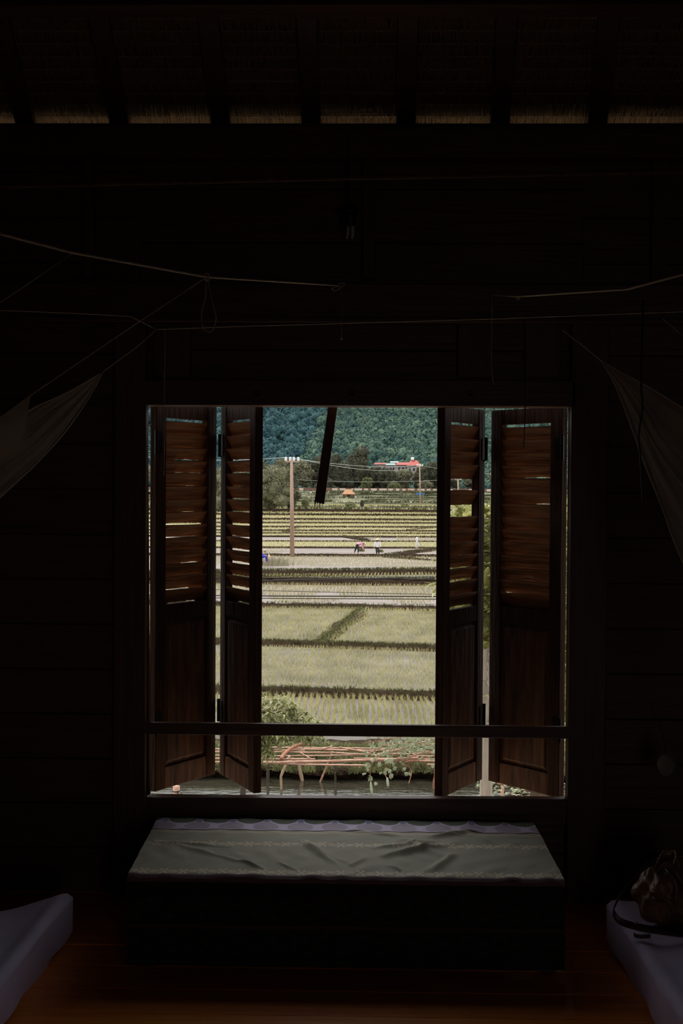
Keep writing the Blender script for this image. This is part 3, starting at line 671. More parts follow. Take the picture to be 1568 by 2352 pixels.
# conduit and hanging lamp
m = MB(); c0, c1, c2 = P(2200, 286, 4.80), P(808, 298, 4.80), P(805, 466, 4.80)
m.box(c1.x-.008, XR, 4.785, 4.80, c1.z-.008, c1.z+.008); m.box(c1.x-.008, c1.x+.008, 4.785, 4.80, c2.z, c1.z-.009)
tag(m.build('cable_conduit', 'conduit', bevel=.002), 'flat cable conduit along the wall top dropping to the lamp', 'conduit')
lc = P(805, 487, 4.76); lamp = tag(empty('hanging_lamp', (lc.x, 4.76, lc.z)), 'dark lamp holder with a two-tube bulb hanging at the conduit end', 'lamp')
MB().lathe([(.006, .036), (.012, .032), (.030, .018), (.034, .0), (.032, -.004), (.028, -.002), (.010, .014), (.004, .016)], n=24).build('shade', 'plastic_dark', lamp, smooth=True)
sock = MB().lathe([(.010, .012), (.019, 0), (.021, -.022), (.019, -.045), (.012, -.052)], n=18).build('socket', 'plastic_dark', lamp, smooth=True)
m = MB()
for sx in (-1, 1): m.tube([(sx*.008, 0, -.05), (sx*.009, 0, -.075), (sx*.010-.004, 0, -.098)], [.0062, .0062, .003], 10)
m.build('bulb', 'glass_white', sock, smooth=True)

# ============================================================ THE VALLEY OUTSIDE
TAB = [(1122, .85), (1130, 1.65), (1140, 2.6), (1148, 3.15), (1160, 3.9), (1173, 4.55), (1182, 4.9), (1201, 5.4), (1225, 5.9), (1243, 6.1), (1259, 6.2), (1276, 6.25), (1318, 6.3), (1341, 6.75), (1397, 6.9), (1483, 7.0), (1593, 7.1), (1710, 7.15)]
def dropat(y):
    for (a, da), (b, db) in zip(TAB, TAB[1:]):
        if y <= b: return da+(db-da)*(max(y, a)-a)/(b-a)
    return 7.15
def GZ(px, py):                                      # a point of the valley floor under a pixel (measured at x=800)
    return G(px, py, EYE-dropat(py))
#        y at x=600, y at x=1000, width, height
DIKES = [(1592, 1604, .55, .16), (1482, 1494, .75, .16), (1394, 1402, .6, .14), (1341, 1345, .8, .16), (1322, 1318, 1.3, .30), (1277, 1279, .7, .2),
         (1259, 1260, .5, .14), (1243, 1244, .25, .08), (1232.5, 1234, .4, .14), (1225, 1226, .35, .12), (1219, 1220.5, .35, .12), (1210, 1211, .3, .1), (1201, 1202, .35, .12),
         (1193, 1195, .5, .16), (1182, 1184, .35, .12), (1173, 1176, 1.1, .32), (1164, 1166, .4, .12), (1156.5, 1158, .6, .18), (1147, 1149, 1.2, .22), (1140, 1141.5, 1.2, .18), (1133, 1134.5, 1.4, .15), (1127, 1128, 1.4, .1)]
def dline(yl, yr, z):
    a, b = G(600, yl, z), G(1000, yr, z); return a, b
lines = []
for yl, yr, w, h in DIKES:
    z = EYE-dropat((yl+yr)/2); a, b = dline(yl, yr, z); lines.append((a, b, z, w, h))
def yon(line, x):
    a, b = line[0], line[1]; return a.y+(b.y-a.y)*(x-a.x)/(b.x-a.x)
BANKY = GZ(800, 1702).y
def span(y): return -.26*y-6, .26*y+6
# field beds
zprev = EYE-7.15
beds = []
for i in range(len(lines)+1):
    near = (lambda x: BANKY) if i == 0 else (lambda x, L=lines[i-1]: yon(L, x))
    far = (lambda x, L=lines[i]: yon(L, x)) if i < len(lines) else (lambda x: 372.0)
    z = (EYE-7.15) if i == 0 else lines[i-1][2]+(.45 if i == 5 else .0)
    if i > 0 and i < len(lines) and i != 5: z = (lines[i-1][2]*.5+lines[i][2]*.5) if i > 6 else lines[i][2]
    if i == 5: z = lines[5][2]
    beds.append((near, far, z))
wet_open = {6: 1, 7: 1}
for i, (near, far, z) in enumerate(beds):
    ym = far(0); x0, x1 = span(ym); n = 24; m = MB()
    m.grid(lambda a, b: (x0+(x1-x0)*a, near(x0+(x1-x0)*a)*(1-b)+far(x0+(x1-x0)*a)*b, z), n, 4)
    mt = 'paddy_water' if i in (0, 1, 2, 4) else 'paddy_water_open' if i in (3, 5, 6, 8) else 'far_soil' if i < 19 else 'scrub_ground'
    struct(m.build('paddy_field', mt), 'flooded paddy bed' if mt != 'far_soil' else 'distant green field')
# dikes
def dike(P0, P1, z0, z1, w, h, name='paddy_dike', seed=0, n=260, mt='soil', taper=False):
    rg = np.random.default_rng(seed+100)
    t = np.linspace(0, 1, n+1); A = np.array(P0[:2]); B = np.array(P1[:2]); C = A+(B-A)*t[:, None]
    L = np.linalg.norm(B-A); d = (B-A)/L; nn = np.array([-d[1], d[0]])
    def nz(s, k): return np.interp(t*L/s, np.arange(int(L/s)+3), rg.normal(0, 1, int(L/s)+3))*k
    wob = nz(2.5, w*.16); prof = [(-.75, -.12), (-.50, .25), (-.30, .85), (0, 1.), (.3, .85), (.5, .3), (.75, -.12)]
    V = []
    for k, (q, hh) in enumerate(prof):
        off = q*w+wob+nz(.35, w*.05); zz = (z0 if q < 0 else z1 if q > 0 else max(z0, z1)) ; base = z0+(z1-z0)*np.clip((q+.5), 0, 1)
        z = base+(hh*h+(nz(.3, h*.10) if hh > 0 else t*0))*(np.sin(np.pi*np.clip(t, .0, 1))**.25 if taper else 1)-(.1*(1-np.sin(np.pi*t)**.25) if taper else 0); V.append(np.stack([C[:, 0]+nn[0]*off, C[:, 1]+nn[1]*off, z], 1))
    V = np.stack(V, 1).reshape(-1, 3); m_ = len(prof); I = np.arange((n+1)*m_).reshape(n+1, m_)
    Fq = np.stack([I[:-1, :-1], I[:-1, 1:], I[1:, 1:], I[1:, :-1]], -1).reshape(-1, 4)
    o = npmesh(name, V, Fq, mt); struct(o, 'low earth dike between paddies'); return C, nn, max(z0, z1)+h
GR = []                                              # grass collected for the dikes
def tufts(C, nn, w, z, dens, hmin, hmax, rg, bw=.012, wob=.6, blades=4):
    """grass blades around a centre line"""
    L = np.linalg.norm(C[-1]-C[0]); n = int(L*dens); t = rg.uniform(0, len(C)-1.001, n); i = t.astype(int); f = (t-i)[:, None]
    c = C[i]*(1-f)+C[i+1]*f; off = rg.normal(0, w*.30, n); off = np.clip(off, -w*.6, w*.6); base = c+nn*off[:, None]
    zz = z-np.abs(off)/w*(.9*.25); return blade(np.column_stack([base, zz]), rg, hmin, hmax, bw, wob, blades)
def blade(Bp, rg, hmin, hmax, bw, wob, blades, fan=None):
    n = len(Bp); Bp = np.repeat(Bp, blades, 0); N = len(Bp); h = rg.uniform(hmin, hmax, N); a = rg.uniform(0, 2*np.pi, N)
    lean = rg.uniform(.1, 1, N)*wob*h; ca, sa = np.cos(a), np.sin(a); ws = bw*rg.uniform(.6, 1.2, N)
    b = rg.uniform(0, 2*np.pi, N); wx, wy = np.cos(b)*ws, np.sin(b)*ws*.4
    p0 = Bp+np.column_stack([-wx, -wy, np.zeros(N)]); p1 = Bp+np.column_stack([wx, wy, np.zeros(N)])
    mx = Bp+np.column_stack([ca*lean*.35, sa*lean*.35, h*.6]); tp = Bp+np.column_stack([ca*lean, sa*lean, h*(1-.15*lean/h)])
    q = np.stack([p0, p1, mx+np.column_stack([wx, wy, np.zeros(N)])*.8, mx-np.column_stack([wx, wy, np.zeros(N)])*.8], 1)
    q2 = np.stack([q[:, 3], q[:, 2], tp+np.column_stack([wx, wy, np.zeros(N)])*.15, tp-np.column_stack([wx, wy, np.zeros(N)])*.15], 1)
    return np.concatenate([q, q2]).reshape(-1, 3)
def flush(name, parts, m, label, cat, kind='stuff'):
    V = np.concatenate(parts); o = npmesh(name, V, np.arange(len(V)).reshape(-1, 4), m)
    return tag(o, label, cat, kind=kind)
for i, (a, b, z, w, h) in enumerate(lines):
    x0, x1 = span(a.y); L = lines[i]; z0 = beds[i][2]; z1 = beds[i+1][2]
    C, nn, zt = dike((x0, yon(L, x0)), (x1, yon(L, x1)), z0, z1, w, h, seed=i, n=300 if a.y < 150 else 200, mt='soil' if i < 16 else 'scrub_ground')
    g = np.random.default_rng(i); far = a.y
    if i == 4:
        GR.append(tufts(C, nn, w*.6, zt, 70, .08, .22, g, .014, .9, 4))
    elif far < 100: GR.append(tufts(C, nn, w*1.0, zt-.03, (60, 70, 45, 60)[min(i, 3)], .05, .17, g, .010, 1.1, 4))
    elif far < 200: GR.append(tufts(C, nn, w*.9, zt-.05, 10, .04, .12, g, .03, .8, 3))
    else: GR.append(tufts(C, nn, w*1.1, zt-.05, 9, .08, .24 if i != 15 else .5, g, .07, .8, 3))
# diagonal dike and the two joining the planting field
def minidike(pa, pb, w, h, seed, z):
    a, b = G(*pa, z), G(*pb, z); C, nn, zt = dike((a.x, a.y), (b.x, b.y), z, z, w, h, seed=seed, n=90, taper=True)
    GR.append(tufts(C, nn, w, zt-.03, 60 if a.y < 100 else 14, .05, .16, np.random.default_rng(seed), .012 if a.y < 100 else .03, 1.1, 4))
minidike((738, 1478), (832, 1400), .8, .15, 50, beds[2][2]); minidike((880, 1279), (1010, 1262), .9, .25, 51, beds[6][2]); minidike((880, 1280), (1010, 1289), .6, .15, 52, beds[5][2])
minidike((660, 1219.5), (705, 1203), .8, .15, 53, beds[11][2]); minidike((785, 1233), (850, 1243), .8, .2, 54, beds[8][2]); minidike((930, 1218), (1010, 1212), .6, .12, 55, beds[11][2])
flush('dike_grass', GR, 'grass', 'short grass growing along the dikes between the paddies', 'grass')

# rice seedlings, planted in rows
def rice(i, sx, sy, hmin, hmax, bw, blades, keep=None, x0f=-.190, x1f=.215, jit=.12, wob=.30):
    near, far, z = beds[i]; rg = np.random.default_rng(900+i); w = (lines[i-1][3] if i else .2)*.6
    ya = min(near(0), near(5)); yb = max(far(0), far(5)); Y = np.arange(ya, yb, sy); X = np.arange(x0f*yb-1.2, x1f*yb+1.2, sx)
    gx, gy = np.meshgrid(X, Y); gx = gx.ravel(); gy = gy.ravel()
    gx = gx+rg.normal(0, jit*sx, len(gx))+.10*np.sin(gy*.35)*min(1, sx*4); gy = gy+rg.normal(0, jit*sy, len(gy))
    nb = np.array([near(x) for x in (0., 1.)]); s1 = nb[1]-nb[0]; fb = np.array([far(x) for x in (0., 1.)]); s2 = fb[1]-fb[0]
    wf = lines[i][3]*.55 if i < len(lines) else 0
    k = (gy > nb[0]+s1*gx+w) & (gy < fb[0]+s2*gx-wf+.1) & (gx > x0f*gy-1.0) & (gx < x1f*gy+1.0)
    if keep is not None: k &= keep(gx, gy, rg)
    gx, gy = gx[k], gy[k]
    B = np.column_stack([gx, gy, np.full(len(gx), z)]); hv = 1+.15*np.sin(gx*.7+gy*.3)
    return blade(B, rg, hmin, hmax, bw, wob, blades)
def vn(x, y, s, seed):                               # smooth value noise
    rg = np.random.default_rng(seed); T = rg.uniform(0, 1, (64, 64)); u_ = x/s; v_ = y/s; i = np.floor(u_).astype(int); j = np.floor(v_).astype(int); fu = u_-i; fv = v_-j
    fu = fu*fu*(3-2*fu); fv = fv*fv*(3-2*fv); g = lambda a, b: T[a % 64, b % 64]
    return (g(i, j)*(1-fu)+g(i+1, j)*fu)*(1-fv)+(g(i, j+1)*(1-fu)+g(i+1, j+1)*fu)*fv
R = [rice(0, .20, .115, .15, .25, .0080, 6, lambda x, y, r: (r.uniform(0, 1, len(x)) > .06) & ~((y < BANKY+1.6) & (x < .2) & (x > -1.6)), jit=.16, wob=.5),
     rice(1, .135, .15, .11, .21, .0065, 4, lambda x, y, r: (vn(x, y*.5, 1.6, 3)*.7+r.uniform(0, .6, len(x)) > .34), jit=.28, wob=.6),
     rice(2, .14, .16, .12, .23, .0075, 4, lambda x, y, r: r.uniform(0, 1, len(x)) > .12, jit=.28, wob=.6)]
flush('rice_seedlings', R, 'rice', 'pale green rice seedlings in rows in the three nearest flooded paddies', 'rice')
R = [rice(3, .22, .30, .13, .24, .011, 4, lambda x, y, r: (vn(x, y*.4, 2.5, 5)*.6+(y-80)*.06 > .22), jit=.25),
     rice(4, .24, .30, .16, .26, .016, 4)]
flush('rice_seedlings', R, 'rice', 'sparser rice rows standing in bright water under the black wires', 'rice')
R = [rice(5, .26, .40, .10, .18, .016, 3, lambda x, y, r: (y > 97) & (vn(x, y*.6, 4, 8)*.6+(y-100)*.05 > .30), jit=.3),
     rice(6, .30, .5, .08, .16, .016, 3, lambda x, y, r: (vn(x, y*.5, 6, 9)+(y-120)*.03 > .62) | (x < -8), jit=.3), rice(7, .30, .45, .12, .2, .02, 3, jit=.3),
     rice(8, .32, .45, .10, .18, .02, 3, lambda x, y, r: (x > 3) | (vn(x, y*.5, 5, 2) > .62), jit=.3)]+[rice(k, .36, .5, .12, .2, .024, 3, jit=.3) for k in (9, 10, 11, 12)]
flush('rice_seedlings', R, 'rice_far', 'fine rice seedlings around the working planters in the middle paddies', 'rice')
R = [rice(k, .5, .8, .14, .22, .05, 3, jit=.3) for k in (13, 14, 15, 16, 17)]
flush('rice_seedlings', R, 'rice_far', 'yellow-green rice of the far paddies towards the hut', 'rice')
rg = np.random.default_rng(77); R = []
for k in (18, 19, 20, 21):
    near, far, z = beds[k]; n = 5200; x = rg.uniform(-72, 82, n); y = near(0)+(far(0)-near(0))*rg.uniform(0, 1, n); kk = (vn(x, y*2, 9, k) > .45) & (np.abs(x+10.5+(y-290)*.0) > 0)
    kk &= ~((np.abs(x-G(800, 1147, EYE-3.1).x) < 3.2) & (y < 296))
    R.append(blade(np.column_stack([x, y, np.full(n, z)])[kk], rg, .15, .5, .10, .9, 3))
flush('scrub', R, 'grass_dark', 'rough low scrub on the last fields before the brick wall', 'scrub')

# ground under everything, pond and its bank
struct(MB().grid(lambda a, b: (-500+1000*a, -40+560*b, -9.5), 4, 4).build('ground', 'soil'), 'earth under the valley')
PZ = EYE-7.47; BK0 = G(800, 1790, PZ).y
m = MB(); m.grid(lambda a, b: (-16+32*a, 12+(BK0+1.2-12)*b, PZ), 8, 8)
struct(m.build('pond_water', 'pond_water'), 'still dark pond between the house and the paddies')
m = MB(); rb = random.Random(5)
def bankf(a, b):
    x = -16+32*a; pr = [(0.35, PZ-.3), (.25, PZ-.02), (-.10, PZ+.16), (-.05, PZ+.24), (.35, PZ+.34), (1.2, EYE-7.12), (BANKY-BK0-.1, EYE-7.08), (BANKY-BK0+.35, EYE-7.2)]
    k = b*7; i = min(int(k), 6); f = k-i; y = pr[i][0]*(1-f)+pr[i+1][0]*f; z = pr[i][1]*(1-f)+pr[i+1][1]*f
    w = .10*math.sin(x*1.9)+.06*math.sin(x*4.7+1)+.04*math.sin(x*11)
    return (x, BK0+y+w+.03*math.sin(x*23+b*30), z+.04*math.sin(x*3.1+b*9)*(1 if 1 < k < 6 else 0))
m.grid(bankf, 320, 21); struct(m.build('pond_bank', 'soil'), 'earth bank on the far side of the pond')
# nearer bank at the lower right and left, with rough plants
m = MB()
def nb(a, b):
    x = 2.9+9*a; ys = 24+ (32.0-24)*b; hgt = .55*sm(0, .14, a)*sm(1.02, .82, b); return (x-.8*b*(1-a), ys, PZ-.25+hgt+.06*math.sin(x*5+b*20))
m.grid(nb, 60, 40); struct(m.build('pond_bank', 'soil'), 'earth bank at the right of the pond')

# leafy weeds along the bank
def weeds(n, xr_, yr_, zf, L, w, seed, up=.5, per=5):
    r = random.Random(seed); m = MB()
    for _ in range(n):
        x = r.uniform(*xr_); y = r.uniform(*yr_); z = zf(x, y)
        for k in range(per):
            a = r.uniform(0, 6.283); l = L*r.uniform(.5, 1.2)
            m.leaf((x, y, z+r.uniform(0, .05)), (math.cos(a), math.sin(a), up+r.uniform(-.2, .7)), l, w*r.uniform(.7, 1.2), droop=.5, n=2)
    return m
xc = 0.1
zb_ = lambda x, y: PZ+.20+.33*sm(BK0, BK0+1.1, y)
g = np.random.default_rng(21); n = 7500; x = g.uniform(-8, 9, n); y = BK0+g.uniform(-.16, 1.6, n)+.10*np.sin(x*1.9)+.06*np.sin(x*4.7+1); z = PZ+.18+.32*np.clip((y-BK0)/1.1, 0, 1)
bb = blade(np.column_stack([x, y, z]), g, .06, .24, .008, 1.4, 5)
flush('bank_grass', [bb], 'weed', 'tangled green grass hanging over the far pond bank', 'grass')
m = weeds(900, (-7, 8), (BK0-.12, BK0+1.5), zb_, .11, .04, 31)
tag(m.build('bank_weeds', 'weed'), 'broad-leaved green weeds crowding the bank behind the bamboo rack', 'weeds', kind='stuff')
m = weeds(420, (2.6, 6.5), (27.5, 31.6), lambda x, y: PZ+.25, .13, .06, 32, .8)
tag(m.build('bank_weeds', 'gourd_leaf'), 'pale leafy plants on the near bank below the right shutters', 'weeds', kind='stuff')

# ------------------------------------------------------------ bamboo rack over the pond
TZ = EYE-6.73
rack = tag(empty('bamboo_rack', (0, 32, TZ)), 'low rack of tied bamboo poles standing over the edge of the pond', 'bamboo rack')
RO = Vector((0, 32, TZ))
def bamboo(pts, r, mt='bamboo', name='pole', nodes=True, seed=0):
    rn = random.Random(seed); a = [Vector(p)-RO for p in pts]; q = []; rs = []
    for i in range(len(a)-1):
        n = max(2, int((a[i+1]-a[i]).length/.12))
        for k in range(n):
            t = k/n; q.append(a[i].lerp(a[i+1], t)+Vector((0, 0, rn.uniform(-.004, .004)))); rs.append(r*(1.0 if (k+i) % 3 else 1.22))
    q.append(a[-1]); rs.append(r)
    return MB().tube(q, rs, 7).build(name, mt, rack, smooth=True)
def rp(x, y, dz=0): return G(x, y, TZ+dz)
poles = [((560, 1716), (634, 1717), (853, 1719), (930, 1722), 4.0), ((690, 1721), (850, 1724), (996, 1727), (1150, 1731), 4.6), ((470, 1726), (640, 1727), (770, 1729), (880, 1735), 3.6), ((470, 1735), (592, 1736), (700, 1736), (850, 1734), 3.6),
         ((480, 1742), (592, 1743), (660, 1744), (724, 1744), 4.8), ((560, 1751), (640, 1751), (850, 1746), (960, 1741), 6.0), ((470, 1750), (592, 1752), (700, 1756), (840, 1758), 4.2), ((812, 1742), (900, 1742), (1003, 1744), (1130, 1745), 3.6),
         ((878, 1732), (950, 1732), (1003, 1728), (1180, 1726), 5.0), ((850, 1748), (920, 1747), (1003, 1749), (1170, 1752), 5.6), ((470, 1720), (560, 1721), (620, 1722), (700, 1724), 3.6), ((940, 1737), (1003, 1737), (1080, 1738), (1160, 1740), 4),
         ((980, 1756), (1060, 1757), (1120, 1757), (1180, 1757), 4)]
for k, (*ps, th) in enumerate(poles):
    d = .03*(k % 3); bamboo([rp(x, y, d) for x, y in ps], th/3000*31.5*.5, seed=k)
for k, (a_, b_, th) in enumerate([((735, 1722), (764, 1713), 3), ((592, 1729), (628, 1744), 2.4), ((688, 1727), (712, 1742), 2.4), ((850, 1727), (905, 1716), 2.6), ((860, 1735), (942, 1713), 3.6), ((900, 1728), (1000, 1695), 3), ((920, 1716), (960, 1738), 2.6), ((780, 1716), (850, 1729), 3), ((960, 1700), (1003, 1712), 2.4), ((648, 1728), (690, 1719), 3)]):
    bamboo([rp(*a_, .06), rp(*b_, .09)], th/3000*31.5*.5, seed=40+k, name='stick')
def legz(x, y): return G(x, y, PZ)
def bleg(top, foot, th, mt='bamboo_leg', seed=0, mid=None):
    f = legz(*foot); t = P(top[0], top[1], f.y-.1); f2 = f+Vector((0, 0, -.35)); pts = [t]+([P(mid[0], mid[1], f.y-.06)] if mid else [])+[f, f2]
    return bamboo(pts, th/3000*31.5*.5, mt, 'leg', seed=seed)
bleg((665, 1736), (646, 1813), 6, seed=60, mid=(645, 1783)); bleg((764, 1727), (735, 1796), 4.5, 'bamboo', 61); bleg((683, 1745), (694, 1793), 8, seed=62); bleg((615, 1745), (615, 1792), 7, 'bark', 63)
bleg((770, 1740), (770, 1793), 6, 'bark', 64); bleg((1000, 1735), (996, 1812), 3, 'bamboo', 65); bleg((1120, 1740), (1118, 1800), 5, seed=66); bleg((560, 1740), (556, 1800), 5, seed=67)
m = MB(); pts = smoothpts([rp(646, 1743, .12), rp(650, 1735, .13), rp(664, 1722, .14), rp(680, 1713, .18), rp(697, 1709, .2), rp(712, 1711, .18)], 6)
m.tube(pts, [.045, .048, .05]+[.045]*(len(pts)-6)+[.04, .03, .02], 8); m.tube([rp(660, 1728, .12), rp(648, 1724, .15), rp(636, 1717, .16)], [.02, .016, .008], 6)
tag(m.build('fallen_branch', 'branch', smooth=True), 'crooked red-brown branch lying across the left of the bamboo rack', 'branch')

# gourd vine tangled over the right of the rack, two gourds hanging
vine = tag(empty('gourd_vine', (1.3, 31.5, TZ)), 'gourd vine with pale broad leaves tangled over the right of the rack', 'vine'); VO = Vector((1.3, 31.5, TZ))
rv = random.Random(9); ml = MB(); ms = MB()
def gleaf(p, s):
    a = rv.uniform(0, 6.283); d = Vector((math.cos(a), -.35+.3*math.sin(a), rv.uniform(-.9, .2)))
    for da in (-.5, 0, .5):
        dd = Matrix.Rotation(da, 3, 'Y') @ d; ml.leaf(Vector(p)-VO, dd, s*(1 if da == 0 else .85), s*.62, side=Vector((rv.uniform(.3, 1), -.2, rv.uniform(-.4, .4))), droop=.25, n=3)
stems = [[(1003, 1697), (960, 1708), (920, 1722), (880, 1732), (858, 1748), (850, 1775), (852, 1800), (853, 1822)], [(905, 1722), (895, 1735), (888, 1752), (884, 1775), (889, 1790), (890, 1798)], [(1003, 1735), (960, 1745), (930, 1752), (945, 1770), (938, 1800)],
         [(1000, 1720), (1002, 1760), (995, 1790), (992, 1815)], [(840, 1707), (880, 1700), (930, 1690), (1003, 1685)], [(845, 1735), (875, 1716), (925, 1705), (985, 1712)], [(880, 1727), (930, 1741), (975, 1728), (1020, 1722)]]
for st in stems:
    pts = [P(x, y, 31.1 if k > 3 else 31.6) for k, (x, y) in enumerate(st)]; ms.tube([p-VO for p in smoothpts(pts, 5)], .010, 5)
for x, y, s, Y in [(858, 1742, 11, 31), (850, 1755, 14, 30.9), (843, 1765, 8, 30.9), (838, 1778, 9, 30.9), (853, 1786, 12, 30.8), (862, 1796, 9, 30.8), (885, 1728, 13, 31), (892, 1742, 15, 30.9), (900, 1750, 9, 31), (890, 1765, 12, 30.9), (880, 1773, 10, 30.9), (897, 1778, 10, 30.9), (920, 1753, 10, 31),
                   (932, 1764, 9, 31), (940, 1775, 9, 31), (838, 1733, 9, 31.2), (870, 1750, 10, 31), (905, 1760, 8, 31), (992, 1758, 9, 31), (999, 1722, 13, 31), (985, 1715, 9, 31.5), (935, 1775, 9, 31)]:
    for k in range(2): gleaf(P(x+rv.uniform(-2, 2), y+rv.uniform(-2, 2), Y), s/3000*31*.95)
for _ in range(560):
    x = rv.gauss(945, 50); lo = 1700-(x-930)*.12; y = rv.uniform(lo-6, lo+28) if rv.random() < .7 else rv.uniform(1688, 1745)
    if 835 < x < 1180: gleaf(P(x, y, rv.uniform(31, 33.5)), rv.uniform(.045, .085))
ml.build('leaves', 'gourd_leaf', vine); ms.build('stem', 'branch', vine, smooth=True)
for x0, y0, x1, y1 in ((851, 1797, 854, 1826), (889, 1786, 891, 1808)):
    a, b = P(x0, y0, 30.95)-VO, P(x1, y1, 30.95)-VO
    MB().tube([a, a.lerp(b, .1), a.lerp(b, .3), a.lerp(b, .6), a.lerp(b, .9), b], [.01, .022, .03, .033, .026, .004], 9).build('gourd', 'gourd', vine, smooth=True)

# ------------------------------------------------------------ leafy trees near the house
def whorl(m, p, d, n, L, w, r, spread=1.0, droop=.6):
    d = Vector(d).normalized(); s = d.orthogonal().normalized(); t = d.cross(s)
    for k in range(n):
        a = k*2.4+r.uniform(-.3, .3); e = r.uniform(.15, 1.0)*spread; dd = (d*(1-.55*e)+(s*math.cos(a)+t*math.sin(a))*e)
        m.leaf(p, dd, L*r.uniform(.7, 1.1), w*r.uniform(.8, 1.1), droop=droop*r.uniform(.6, 1.2), n=4)
def leafy(name, label, cat, base, trunk, tips, L, w, n, mt, bark, tr, seed, droop=.6):
    r = random.Random(seed); root = tag(empty(name, base), label, cat); B = Vector(base)
    m = MB(); pts = smoothpts([Vector(p)-B for p in trunk], 5); m.tube(pts, [tr*(1-.5*i/len(pts)) for i in range(len(pts))], 9)
    for t in tips:
        t = Vector(t)-B; q = min(pts, key=lambda s: (s-t).length+max(0, (s.z-t.z+.05))*3); mid = q.lerp(t, .5)+Vector((r.uniform(-.05, .05), r.uniform(-.05, .05), -.04*(t-q).length)); m.tube([q, mid, t], [tr*.16, tr*.10, tr*.06], 5)
    m.build('trunk', bark, root, smooth=True); m = MB()
    for t in tips:
        t = Vector(t)-B; whorl(m, t, (r.uniform(-.4, .4), r.uniform(-.5, .3), 1), n, L, w, r, 1, droop)
        if r.random() < .6: whorl(m, t-Vector((0, 0, L*.4)), (r.uniform(-.4, .4), r.uniform(-.5, .3), .7), n-3, L, w, r, 1, droop)
    m.build('foliage', mt, root); return root
r = random.Random(3); tips = []
while len(tips) < 190:
    x = r.uniform(520, 742); ytop = 1594 if x < 640 else 1594+(x-640)*.75; y = r.uniform(ytop, 1738)
    if x > 622 and y > 1698 or y > 1715 and r.random() < .5: continue
    tips.append(P(x, y, r.uniform(25.2, 27.6)))
tx = P(556, 1700, 26.6).x
leafy('mango_tree', 'leafy tree with long drooping leaves at the lower left of the open view', 'tree', (tx, 26.6, PZ-.3), [(tx, 26.6, PZ-.3), P(558, 1800, 26.6), P(562, 1740, 26.5), P(575, 1690, 26.5), P(590, 1640, 26.6)], tips, .27, .060, 11, 'mango_leaf', 'bark', .07, 3, .8)
tips = []; r = random.Random(4)
for _ in range(420):
    y = r.uniform(1162, 1650) if _ % 3 else r.uniform(1162, 1480); x = r.uniform(1036, 1330) if _ % 2 else r.uniform(1040, 1150)
    if y > 1470 and x < 1150: continue
    tips.append(P(x, y, r.uniform(8.2, 10.2)))
for _ in range(220): tips.append(P(r.uniform(1150, 1420), r.uniform(1180, 1700), r.uniform(6.8, 8.4)))
tips += [P(1018, 1262, 9), P(1022, 1300, 8.6), P(1012, 1352, 8.5), P(1016, 1340, 8.8)]
tb = P(1117, 1700, 9.6)
leafy('garden_tree', 'pale-trunked tree with bright green leaves seen through the gap between the right shutter leaves', 'tree', (tb.x, 9.6, -6.2), [(tb.x, 9.6, -6.2), (tb.x+.02, 9.6, -3), P(1116, 1660, 9.6), P(1119, 1560, 9.6), P(1125, 1450, 9.6), P(1150, 1300, 9.6), P(1165, 1190, 9.5)], tips, .145, .05, 9, 'near_leaf', 'bark_pale', .055, 4, .5)
struct(MB().grid(lambda a, b: (-14+28*a, -6+24*b, -6.25), 4, 4).build('yard', 'yard_earth'), 'bare yard between the house and the pond')

# power cables close to the house
for k, (x0, y0, x1, y1, r_) in enumerate([(590, 1333.5, 1000, 1324.5, .0052), (590, 1335.5, 1000, 1327.5, .004), (590, 1356, 1000, 1365, .0035), (590, 1368.5, 1000, 1370, .0075), (590, 1374, 1000, 1376, .005)]):
    Y = 15; a, b = P(x0, y0, Y), P(x1, y1, Y); d = (b-a)/(b.x-a.x)
    pts = [a+d*(x-a.x)+Vector((0, 0, .0008*(x*x)-.002)) for x in np.linspace(-9, 9, 19)]
    o = tag(MB().tube(pts, r_, 6).build('power_cable', 'cable', smooth=True), ['topmost black power cable crossing in front of the paddies', 'black power cable just under the topmost one', 'thin black cable, third from the top, sloping down to the right', 'thickest black power cable crossing the view', 'lowest black cable crossing the view'][k], 'cable', 'black cables outside the window')
for sx in (-9.05, 9.05):                             # the masts that carry them, beyond the frame
    tag(MB().tube([(sx, 15, -6.3), (sx, 15, 1.6)], .12, 10).build('cable_mast', 'concrete', smooth=True), 'grey mast carrying the black cables, %s of the window' % ('left' if sx < 0 else 'right'), 'mast')

# ------------------------------------------------------------ concrete poles in the fields
def fpole(px, yb, yt, r0, r1, label, arms=True):
    b = GZ(px, yb); t = P(px-1.5 if arms else px+2, yt, b.y); root = tag(empty('utility_pole', tuple(b)), label, 'utility pole')
    MB().tube([(0, 0, -.3), tuple(t-b)], [r0, r1], 12).build('shaft', 'concrete', root, smooth=True)
    h = (t-b).z
    m = MB().box(-.55+(t-b).x, .65+(t-b).x, -.06, .06, h-.22, h-.12); ca_ = m.build('cross_arm', 'concrete', root)
    for dx in (-.5, -.12, .2, .58):
        MB().lathe([(.02, -.02), (.10, .02), (.13, .12), (.10, .22), (.13, .28), (.05, .36)], ((t-b).x+dx, 0, h-.12), 12).build('insulator', 'porcelain', ca_, smooth=True)
    return b, t
b1, t1 = fpole(671, 1279, 1056, .21, .12, 'tall concrete pole with white insulators standing on a dike left of the open view')
b2, t2 = fpole(965, 1161, 1069, .15, .11, 'thinner concrete pole far off at the right of the open view')
b3, t3 = fpole(1053, 1162, 1100, .17, .15, 'distant pale pole seen through the missing shutter slat')
